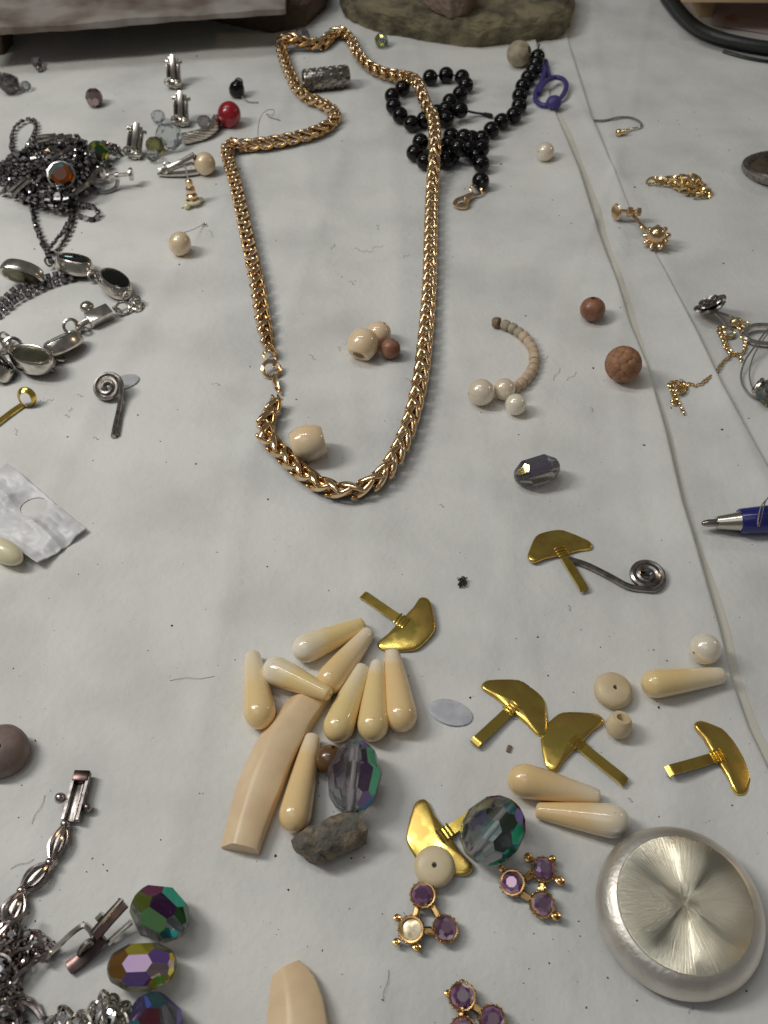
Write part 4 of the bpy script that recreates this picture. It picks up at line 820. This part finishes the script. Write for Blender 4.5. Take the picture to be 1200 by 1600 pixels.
for k in range(36):
    a = r_.uniform(0, 6.28); pl = []; cx, cy = 86 + 52*math.cos(a)*r_.random(), 268 + 34*math.sin(a)*r_.random(); lay = r_.random()
    for j in range(7):
        a2 = a + j*1.05 + r_.uniform(-.4,.4); px = cx + (38 + 10*r_.random())*math.cos(a2); py = cy + (22 + 8*r_.random())*math.sin(a2); 
        d = dome(px, py)
        if d < .02: px = 86 + (px-86)*.8; py = 268 + (py-268)*.8; d = dome(px, py)
        pl.append((px, py, 1.2 + 9.5*math.sqrt(d)*lay))
    cup_run(pile, pts(*pl), r_, 3.6, 1.4, 1.15)
for (x, y) in [(160,225),(168,232),(176,228),(182,236),(172,242),(162,245),(150,235),(155,250),(165,258),(15,258),(8,268),(5,285),(12,300),(30,308),(45,312),(22,270),(60,320),(100,322),(90,328),(128,300),(138,290)]:
    cup_run(pile, pts((x-7,y+2,1.5),(x,y-2,4),(x+7,y+2,1.6)), r_, 3.2, 1.0)
rc.part('chain_heap', pile, ['gund','gemd'], flat=True, kind='stuff')
for pl in ([(58,214,13),(80,212,15),(102,216,15)],[(60,221,14),(85,216,16),(112,212,14)],[(80,250,17),(95,240,18),(112,230,16)],[(12,300,6),(25,290,9),(40,278,12)],[(20,305,6),(32,294,9),(46,282,12)],[(120,300,8),(138,285,9),(150,268,8)]):
    rc.part('bar', tube(smooth_path(pts(*pl)), .85, 6), 'dsilver')
cup_b = lathe([(0,-1.2),(3.9,-1.2),(5,0),(5,1.3),(4.4,1.4)], 20)
def set_stone(T, px, py, z, r, nrm, m, seed, bias=None):
    Mx = place(P(px, py, z), z=nrm); s = r/4.6
    c = T.part('setting', MB().add(cup_b).tr(Mx @ Matrix.Scale(s,4)), 'gun'); mb = brilliant(r, r*.7, 9); me = mesh('stone', mb, m, flat=True); facet_attrs(me, seed, bias)
    T.inst('stone', me, Mx @ Matrix.Translation((0,0,.5*s)))
ab = Thing('stone_drop', 'big aurora stone flashing orange on the rhinestone heap', 'crystal', P(95,275,10)); set_stone(ab, 97,275,11.5,5.6,(.1,-.75,.75),'ab_orange',3,(0,0,1))
ab = Thing('stone_drop', 'blue and yellow aurora stone at the right of the rhinestone heap', 'crystal', P(153,240,6)); set_stone(ab, 153,238,6.5,4.6,(.5,-.5,.7),'ab_green',8,(0,0,1))
# doubled dark chain under the bracelet
rb = Thing('rhinestone_chain', 'doubled dark rhinestone chain running under the onyx bracelet', 'necklace', P(40,450)); rm2 = MB()
for off in (0, 9, 17): cup_run(rm2, pts((-25,500+off*.3,1.2),(0,474+off,1.2),(22,454+off,1.6),(50,440+off,1.4),(82,430+off*.8,1.3),(112,427+off*.5,1.2)), r_, 3.2, .5)
rb.part('chain', rm2, ['gun','gemd'], flat=True, kind='stuff')

# ------------------------------------------------------------------ onyx bracelet
br = Thing('onyx_bracelet', 'silver bracelet of oval black onyx links with an open clasp', 'bracelet', P(110,490))
bez = MB().add(lathe([(6.0,-2.3),(6.3,-3.0),(6.9,-3.1),(7.3,-2.6),(7.35,-1.8),(7.0,.2),(6.4,1.9),(6.0,2.3),(5.75,2.25),(5.6,1.8)], 36), Matrix.Diagonal((1.18,.74,1,1)))
onx = MB().add(lathe([(5.7,1.75),(5.3,2.15),(4,2.3),(0,2.4)], 36), Matrix.Diagonal((1.18,.74,1,1)))
bkp = MB().add(lathe([(0,-2.5),(6.05,-2.4)], 36), Matrix.Diagonal((1.18,.74,1,1)))
bme, ome, kme = mesh('bezel', bez, 'silver', ang=60), mesh('onyx', onx, 'onyx'), mesh('back_plate', bkp, 'platebk')
def ovl(px, py, z, xa, nrm, sc=1.0):
    Mx = basis(P(px, py, z), xa, nrm) @ Matrix.Scale(sc, 4); b = br.inst('bezel', bme, Mx); 
    o = link('onyx', ome, b); o2 = link('back_plate', kme, b)
ovl(36,424,6.2, gax(0,438,70,408), (.12,.93,.33), 1.0)
ovl(116,411,5.0, gax(80,404,152,420), (.12,.25,.95), 1.0)
ovl(180,441,4.8, gax(158,426,206,455), (.22,.0,.97), .98)
ovl(97,535,4.8, gax(62,552,132,512), (-.32,.36,.88), .92)
ovl(50,564,4.8, gax(14,552,84,578), (-.06,-.14,-.98), 1.05)
ovl(-8,566,5.2, gax(-40,560,20,576), (.5,.3,.6), 1.0)
for a in ((147,431,2.2,.55,2.6,(.2,-.5,.6)),(153,434,1.8,.5,2.4,(.8,.1,.3)),(203,466,2.6,.5,3,(.5,-.6,.5)),(211,472,2.4,.5,2.2,(-.3,-.4,.8)),(218,474,2.0,.5,1.6,(.6,.2,.6)),(213,480,1.9,.5,1.2,(.1,.2,1)),(192,482,2.6,.5,1.8,(.1,-.5,.8)),(184,485,2.0,.5,1.8,(.6,.3,.6)),(111,510,2.6,.65,3.2,(.2,-.7,.6)),(122,508,2.0,.5,3.0,(.7,.3,.4)),(128,513,2.2,.55,2.2,(.1,.5,.8)),(75,566,2.2,.6,1.8,(.3,-.6,.5)),(80,574,1.8,.5,1.2,(.8,.2,.3)),(93,560,2.0,.5,1.2,(.3,.4,.8)),(20,541,3.0,.7,3.4,(.3,-.7,.5)),(8,531,2.6,.6,3,(.8,-.1,.4)),(2,540,2.6,.6,2.4,(.1,-.4,.8)),(76,409,1.8,.5,3.0,(.8,-.2,.4))):
    br.part('ring', ring_at(a[0], a[1], a[2], a[3], a[4], a[5]), 'silver')
A, B = P(137,501,3.2), P(172,485,3.2); cl = box(5.4, 3.6, (B-A).length, .35).tr(place((A+B)/2, z=B-A, roll=.2) @ Matrix.Translation((0,0,0)))
c_ = br.part('clasp', cl, 'silver'); br.part('clasp_ball', sphere(2.7,18,12,sz=.85).tr(Matrix.Translation(P(136,480,4.6))), 'silver'); br.part('clasp_stem', tube(pts((137,486,3.8),(140,496,3.2)), .8, 6), 'silver'); br.part('tongue', tube(pts((124,509,2.6),(131,505,3),(138,501,3.2)), 1.2, 6, flat=.5), 'silver')

# ------------------------------------------------------------------ punched card tag
def tagcard():
    c4 = [P0(14,731), P0(138,834), P0(64,891), P0(-75,800)]; n = 96; V = {}; hc = P0(55,797); hx, hy = 4.3, 3.8
    v = []; f = []
    for j in range(n+1):
        for i in range(n+1):
            s, u = i/n, j/n; q = c4[0]*(1-s)*(1-u) + c4[1]*s*(1-u) + c4[2]*s*u + c4[3]*(1-s)*u
            d = math.hypot((q.x-hc.x)/hx, (q.y-hc.y)/hy)
            if .88 < d < 1.12: q = Vector((hc.x+(q.x-hc.x)/d, hc.y+(q.y-hc.y)/d, 0))
            z = .45 + .9*abs(math.sin(s*5.1+u*2.3)) + 1.0*max(0, 1-abs(u-.34-.2*s)/.09)*.8 + 1.6*max(0, u-.82)*3*(1+math.sin(s*9)) - 1.4*max(0,(u-.75))*2*(s<.6) + 1.8*math.exp(-((s-.90)/.07)**2-((u-.62)/.22)**2) + .4*math.sin(s*13+u*9)
            z += .5*(1-s) + 1.1*abs(mnoise.noise(q*.11)) + .5*abs(mnoise.noise(q*.3+Vector((9,0,0)))) - .4*abs(mnoise.noise(q*.07+Vector((3,3,0)))); z *= min(1, .12 + max(0, d-1)*.9)
            q.z = z + ground(q.x, q.y); v.append(q)
    for j in range(n):
        for i in range(n):
            ids = [j*(n+1)+i, j*(n+1)+i+1, (j+1)*(n+1)+i+1, (j+1)*(n+1)+i]; cm = sum((v[k] for k in ids), Vector())/4
            if math.hypot((cm.x-hc.x)/hx, (cm.y-hc.y)/hy) < .98: continue
            f.append(ids[::-1])
    mb = MB().raw(v, f); t = Thing('card_tag', 'crumpled white punched card tag with a round hole at the left edge', 'tag', P(50,810)); o = t.part('card', mb, 'foil', ang=25)
    md = o.modifiers.new('thickness', 'SOLIDIFY'); md.thickness = .3*MM; md.offset = -1
tagcard()
solo('bead', 'pale yellow long bead beside the white tag at the left edge', 'bead', sphere(3.6,22,14,sz=2.0), 'jade', mw=place(P(6,861,3.4), z=gax(0,852,30,868)))
t = Thing('clay_disc', 'grey brown domed clay disc with a hole at the left edge', 'bead', P(2,1178)); Mx = place(P(1,1172,4.0), z=(.1,-.2,1))
t.part('disc', noisy(lathe([(0,-4),(6,-4),(7.3,-2.6),(7.6,-.5),(6.6,1.6),(4.6,3.2),(2.2,4.1),(1.1,4.0),(1.0,2.5)],40),.2,.5,2).tr(Mx @ Matrix.Scale(.9,4)), 'clay'); t.part('bore', lathe([(1.1,2.6),(.5,2.4),(0,2.4)],12).tr(Mx), 'grit')

# ------------------------------------------------------------------ lower left silver bracelet, ear clip, rhinestones
lb = Thing('link_bracelet', 'silver marquise link bracelet with a narrow box clasp at lower left', 'bracelet', P(80,1310))
A, B = P(110,1282,2.2), P(128,1214,2.2); d = (B-A).normalized(); sd = d.cross(Vector((0,0,1))).normalized(); up = sd.cross(d)
for s in (-1, 1): lb.part('clasp_side', tube([A + sd*s*1.75, B + sd*s*1.75], .45, 4, flat=2.6, up=up), 'psilver', ang=30)
lb.part('clasp_plate', box(3.0, .5, (B-A).length, .1).tr(basis((A+B)/2 - Vector((0,0,.9)), sd, d)), 'dsilver'); lb.part('clasp_end', box(4.0, 2.2, 2.8, .3).tr(basis(B, sd, d)), 'dbrown', label='dark end cap of the clasp'); lb.part('clasp_tongue', tube([A+sd*.9, B-d*2+sd*.9], .4, 6), 'psilver')
lb.part('clasp_ball', sphere(1.4,14,10).tr(Matrix.Translation(P(94,1247,3.2))), 'psilver'); lb.part('clasp_stem', tube([P(94,1247,3.2), P(106,1250,2.6)], .5, 6), 'psilver'); lb.part('clasp_ball', sphere(1.2,12,8).tr(Matrix.Translation(P(137,1262,1.6))), 'dsilver')
def marquise(p0, p1, wd, z=2.2):
    A, B = P(*p0, z), P(*p1, z); dv = B-A; L_ = dv.length; d = dv/L_; sd = d.cross(Vector((0,0,1))).normalized()
    for k in (-1,-.4,.35,1):
        lb.part('link_wire', tube([A + dv*(i/12) + sd*(k*wd*math.sin(math.pi*i/12)) + Vector((0,0,(1-abs(k))*2.2*math.sin(math.pi*i/12))) for i in range(13)], .5, 6), 'psilver')
    lb.part('link_end', sphere(1.25,12,8).tr(Matrix.Translation(A)), 'psilver'); lb.part('link_base', MB().add(lathe([(0,-.5),(1,-.5),(1,.5),(0,.5)],18), Matrix.Diagonal((L_*.36, wd*.5, 1, 1))).tr(basis((A+B)/2-Vector((0,0,1.0)), d, (0,0,1))), 'dsilver')
marquise((102,1288),(80,1345),2.0); marquise((78,1348),(33,1392),2.3); marquise((34,1392),(8,1450),2.5); marquise((12,1440),(-20,1500),2.6)
def crumb(mb_m, mb_s, cx, cy, sx, sy, n, seed, zmax=9, sc=1.25):
    r_ = random.Random(seed)
    for _ in range(n):
        x, y = r_.gauss(0,.45), r_.gauss(0,.45); px, py = cx+x*sx, cy+y*sy; z = r_.random()*zmax*max(.12, 1-x*x-y*y)
        mb_m.add(ce, basis(P(px, py, z+.3), (r_.uniform(-1,1), r_.uniform(-1,1), r_.uniform(-.4,.4)), (r_.uniform(-.7,.7), r_.uniform(-.7,.7), 1)) @ Matrix.Scale(sc*r_.uniform(.8,1.3), 4))
        if r_.random() < .45: mb_s.add(torus(r_.uniform(1.4,3.0), .42, 14, 5, 1, r_.uniform(.5,1)), basis(P(px+r_.uniform(-6,6), py+r_.uniform(-6,6), z+1), (r_.uniform(-1,1), r_.uniform(-1,1), 0), (r_.uniform(-1,1), r_.uniform(-1,1), .6)))
t = Thing('rhinestone_jewellery', 'jumbled silver rhinestone chain and loops in the lower left corner', 'necklace', P(15,1520)); a_, b_ = MB(), MB()
crumb(a_, b_, 0, 1490, 34, 62, 70, 5, 5, .95); crumb(a_, b_, 2, 1580, 34, 36, 50, 6, 5, .95); crumb(a_, b_, 58, 1480, 28, 12, 16, 9, 3, .75)
t.part('stones', a_, ['gun','gem'], flat=True, kind='stuff'); t.part('rings', b_, 'psilver', kind='stuff')
for pl in ([(-10,1470,6),(20,1440,6),(45,1425,4)],[(5,1500,5),(30,1485,4),(62,1478,3),(78,1488,2.4)],[(20,1530,4),(45,1510,3),(68,1495,2)],[(0,1560,4),(30,1563,3),(52,1575,2),(64,1592,1.4)],[(40,1560,3),(54,1566,1.5),(66,1590,1)],[(28,1520,2),(40,1502,1.4),(52,1462,1.2)]): t.part('wire', tube(smooth_path(pts(*pl)), .55, 6), 'psilver')
t.part('bar_link', tube(pts((70,1502,2.2),(78,1486,3)), .8, 6), 'psilver')
ec = Thing('ear_clip', 'silver ear clip with open arms holding the green and yellow crystal', 'earring', P(160,1470))
ec.part('upper_arm', tube(pts((148,1462,5),(170,1436,6.5),(194,1410,7.5)), 1.9, 4, flat=.35, up=(0,0,1)), 'dbrown', ang=30); ec.part('upper_arm_edge', tube(pts((146,1458,5.4),(168,1432,7),(192,1405,8)), .4, 6), 'silver')
ec.part('base', tube(smooth_path(pts((106,1514,1),(128,1498,1.4),(148,1478,2.6),(160,1462,3.6))), [.9]+[1.7]*32, 6, flat=.5, up=(0,0,1)), 'dbrown'); ec.part('lower_arm', tube(pts((168,1474,1.6),(184,1459,2.0),(206,1440,3)), .75, 6), 'silver'); ec.part('loop', tube([P(134+10*math.cos(a)+3*math.sin(a), 1481-10*math.sin(a)*1.0-6*math.cos(a), 3.2+1.5*math.sin(a)) for a in [2*math.pi*i/20 for i in range(20)]], .55, 6, True), 'dsilver')
ec.part('spring_wire', tube(smooth_path(pts((76,1490,2),(95,1474,3),(112,1458,4),(130,1446,5),(140,1452,4.4),(146,1462,3.6))), .7, 6), 'silver'); ec.part('rivet', tube(pts((152,1437,5.4),(161,1428,6)), .8, 6), 'silver')
t = Thing('rhinestone_drop', 'sparkling clear rhinestone cluster left of the bottom crystal', 'earring', P(170,1590)); a_, b_ = MB(), MB()
crumb(a_, b_, 172, 1588, 24, 18, 34, 15, 4, 1.0); crumb(a_, b_, 120, 1602, 40, 14, 26, 16, 3, 1.1); t.part('stones', a_, ['silver','gem'], flat=True, kind='stuff'); t.part('rings', b_, 'silver', kind='stuff')

# ------------------------------------------------------------------ amethyst links
def trio(label, cups, balls, bars):
    cx = sum(c[0] for c in cups)/3; cy = sum(c[1] for c in cups)/3; t = Thing('stone_link', label, 'jewellery finding', P(cx, cy), 'gold trios of purple stones')
    for (px, py, stone, nrm) in cups:
        Mx = place(P(px, py, 2.0), z=nrm)
        c = t.part('cup', lathe([(0,-1.6),(2.1,-1.5),(2.75,-.4),(2.95,.9),(2.75,1.15),(2.4,1.1),(2.3,.3),(0,.2)],28).tr(Mx), 'agold')
        for k in range(16):
            a = 2*math.pi*k/16; t.part('rim_bead', sphere(.36,7,5).tr(Mx @ Matrix.Translation((2.85*math.cos(a), 2.85*math.sin(a), .75))), 'agold', parent=c)
        if stone:
            me = mesh('stone', brilliant(2.42, 1.7, 8), 'violet', flat=True); facet_attrs(me, int(px*7+py), None, .95); t.inst('stone', me, Mx @ Matrix.Translation((0,0,.9)), None)
        else: t.part('empty_seat', noisy(lathe([(0,.45),(1.2,.6),(2.25,.4)],14),.25,.8,2).tr(Mx), 'foilback')
    for a, b in bars: t.part('bar', tube(pts((*a,1.6),(*b,1.6)), .85, 6), 'agold')
    for px, py, r in [(a_[0], a_[1], a_[2]*.8) for a_ in balls]: t.part('ball', MB().add(sphere(r,12,8).tr(Matrix.Translation(P(px, py, 1.5)))).add(torus(r*.9,.35,12,6).tr(Matrix.Translation(P(px,py,1.5+r*.6)))), 'agold')
trio('gold trio of stones with one empty setting below the bone disc bead', [(661,1400,1,(-.05,-.1,1)),(643,1453,0,(-.15,-.15,1)),(695,1452,1,(.1,-.1,1))], [(621,1434,.75),(620,1472,.8),(652,1480,.95),(666,1454,.7)], [((652,1420),(648,1436)),((676,1416),(686,1434)),((662,1454),(676,1454))])
trio('gold trio of three purple stones right of the bone disc bead', [(848,1360,1,(.1,-.05,1)),(801,1380,1,(-.25,-.2,1)),(846,1414,1,(.05,-.15,1))], [(826,1340,1.2),(863,1342,.8),(875,1376,1.1),(784,1357,.7),(869,1431,1.1),(847,1388,1.0)], [((820,1372),(830,1366)),((816,1396),(828,1404)),((847,1380),(847,1394))])
trio('gold trio of purple stones cut off by the bottom edge', [(722,1558,1,(0,-.1,1)),(768,1594,1,(.1,-.1,1)),(724,1612,1,(0,0,1))], [(700,1552,.6),(722,1536,.6)], [((722,1580),(722,1592)),((738,1572),(752,1582))])
for i in range(0): pass

# ------------------------------------------------------------------ right edge: brooch, rose stud, hoops, pen
t = Thing('oval_brooch', 'dark oval brooch with a raised rim cut off by the right edge', 'brooch', P(1225,262)); q = P(1224,262,4); Mx = basis(q, gax(1165,250,1290,290), (-.12,.10,1))
t.part('rim', MB().add(lathe([(0,-4),(10,-4),(15.6,-2.4),(16.6,0),(16.2,1.5),(15.2,2.1),(14.0,1.8),(13.4,.4)],48), Matrix.Diagonal((1.12,.92,1,1))).tr(Mx), 'dsilver'); t.part('relief', noisy(MB().add(lathe([(13.6,.2),(11,.1),(8,.8),(4,1.6),(0,1.9)],40), Matrix.Diagonal((1.12,.92,1,1))), .7, .25, 4).tr(Mx), 'purplestone')
t = Thing('rose_stud', 'dark silver rose shaped stud earring lying with its pin on the paper', 'earring', P(1112,485)); q = P(1110,475,6.5); nrm = Vector((-.45,.25,.85)).normalized(); Mx = basis(q, (1,.3,0), nrm)
for k, (r, z, n, off) in enumerate(((6.3,-1.2,5,0),(4.6,.1,5,.6),(2.8,1.1,4,.2))):
    for i in range(n):
        a = 2*math.pi*i/n + off; t.part('petal', noisy(lathe([(0,-.5),(2.2,-.4),(3.0,.1),(2.4,.7),(1,.35),(0,.3)],14),.25,.5,i+k).tr(Mx @ Matrix.Translation((r*.58*math.cos(a), r*.58*math.sin(a), z)) @ Matrix.Rotation(a,4,'Z') @ Matrix.Rotation(-.45,4,'Y') @ Matrix.Scale(r/6.3*1.05,4)), 'dsilver')
t.part('cup', lathe([(0,-3.4),(2.6,-3),(4,-1.6),(4.4,-.6),(0,-.4)],18).tr(Mx), 'gun'); t.part('pin', tube([q-nrm*2.5, P(1126,497,4), P(1139,512,1.2)], .6, 6), 'steel'); t.part('pin', tube([q-nrm*2.5, P(1135,492,3.4), P(1148,497,2.4)], .4, 6), 'steel')
t = Thing('wire_hoop', 'steel loop and thin wire hoop with a faceted crystal at the right edge', 'earring', P(1190,560))
t.part('loop', tube(smooth_path(pts((1260,506,3),(1215,509,3),(1180,509,2.6),(1164,517,2.2),(1164,526,1.8),(1176,534,1.6),(1205,538,1.6),(1250,540,1.6))), 1.05, 8), 'silver')
t.part('hoop', tube(smooth_path(pts((1210,505,4),(1196,519,5.5),(1178,543,4),(1165,562,2.6),(1158,583,1.4),(1160,600,1),(1170,615,1),(1184,622,1.4),(1200,622,2))), .36, 6), 'steel'); t.part('hoop', tube(smooth_path(pts((1205,515,4),(1188,537,4),(1176,560,2.6),(1171,585,1.4),(1177,608,1.2),(1190,620,1.4))), .26, 6), 'steel')
cm = mesh('crystal', crystal(4.6,4.4,9,(-40,0,40)), 'ab_green', flat=True); facet_attrs(cm, 7, (0,0,1)); t.inst('crystal', cm, place(P(1204,614,4.6), z=(1,.2,.1))); t.part('cap', lathe([(1,-1.4),(2.4,-1),(3.2,.4),(2.8,1)],16).tr(place(P(1186,603,4.6), z=(-.8,.5,.3))), 'silver')
A = P(1096,818,3.4); B = P(1290,806,5.4); d = (B-A).normalized(); Mx = place(A, B)
t = Thing('ballpoint_pen', 'blue ballpoint pen with a metal tip reaching in from the right edge', 'pen', P(1150,820))
def zl(px): return (P(px, 815, 4).x - A.x)/d.x
z1, z2, z3 = zl(1120), zl(1155), zl(1300)
t.part('ink_tip', lathe([(0,0),(.5,.15),(.9,.8),(1.15,2.0),(1.2,z1)],18).tr(Mx), 'dsilver'); t.part('cone', lathe([(1.2,z1-.1),(1.8,z1),(2.0,z1+.4),(2.9,z2-.4),(3.1,z2)],26).tr(Mx), 'penmetal'); t.part('barrel', lathe([(2.9,z2-.1),(3.6,z2),(3.9,z2+.5),(4.6,z2+12),(4.8,z3+30),(0,z3+30)],30).tr(Mx), 'blue')
solo('bent_wire', 'thin bent wire loop resting on the blue pen', 'wire', tube(smooth_path(pts((1215,760,6),(1200,778,8),(1190,790,9.6),(1185,808,10.2),(1184,820,10.2),(1187,820,10.2),(1192,800,10),(1197,782,9),(1212,764,6))), .2, 5), 'steel', P(1190,800))
mb = MB(); q = P(722,912)
for i in range(9):
    p_ = [q + Vector((rnd.uniform(-1.6,1.6), rnd.uniform(-1.8,1.8), rnd.uniform(.2,1.5))) for _ in range(4)]; mb.add(tube(smooth_path(p_, sub=5), .13, 4))
solo('lint_clump', 'small black clump of lint alone on the paper', 'lint', mb, 'grit', q)
solo('wood_flake', 'tiny brown flake between two brass brackets', 'flake', noisy(box(1.1,2.0,.6,.15),.2,1.2,1), 'flake', mw=Matrix.Translation(P(795,1170,.3)) @ Matrix.Rotation(-.4,4,'Z'))
solo('hair_strand', 'thin curled hair over the back left corner of the gold chain', 'hair', tube(smooth_path(pts((403,213,9),(404,195,8),(409,180,6),(418,172,4),(428,172,3),(426,180,2),(416,178,1.4),(424,184,.5),(438,188,.4))), .13, 4), 'grit', P(405,200))

# repeats that lie about loose share a group phrase
GROUPS = dict(pearl='loose pearls', crystal_bead='loose faceted crystal beads', disc_bead='flat bone disc beads', barrel_bead='ivory barrel beads', stone='stones along the back', oval_film='oval plastic films',
              spiral_pin='spiral headed pins', ivory_bar='ivory bars', bead='loose round beads', stone_drop='set stones on the rhinestone heap', rhinestone_chain='dark rhinestone chains')
for o in list(scn.objects):
    k = o.name.split('.')[0]
    if o.parent is None and k in GROUPS and 'group' not in o and o.get('label'): o['group'] = GROUPS[k]
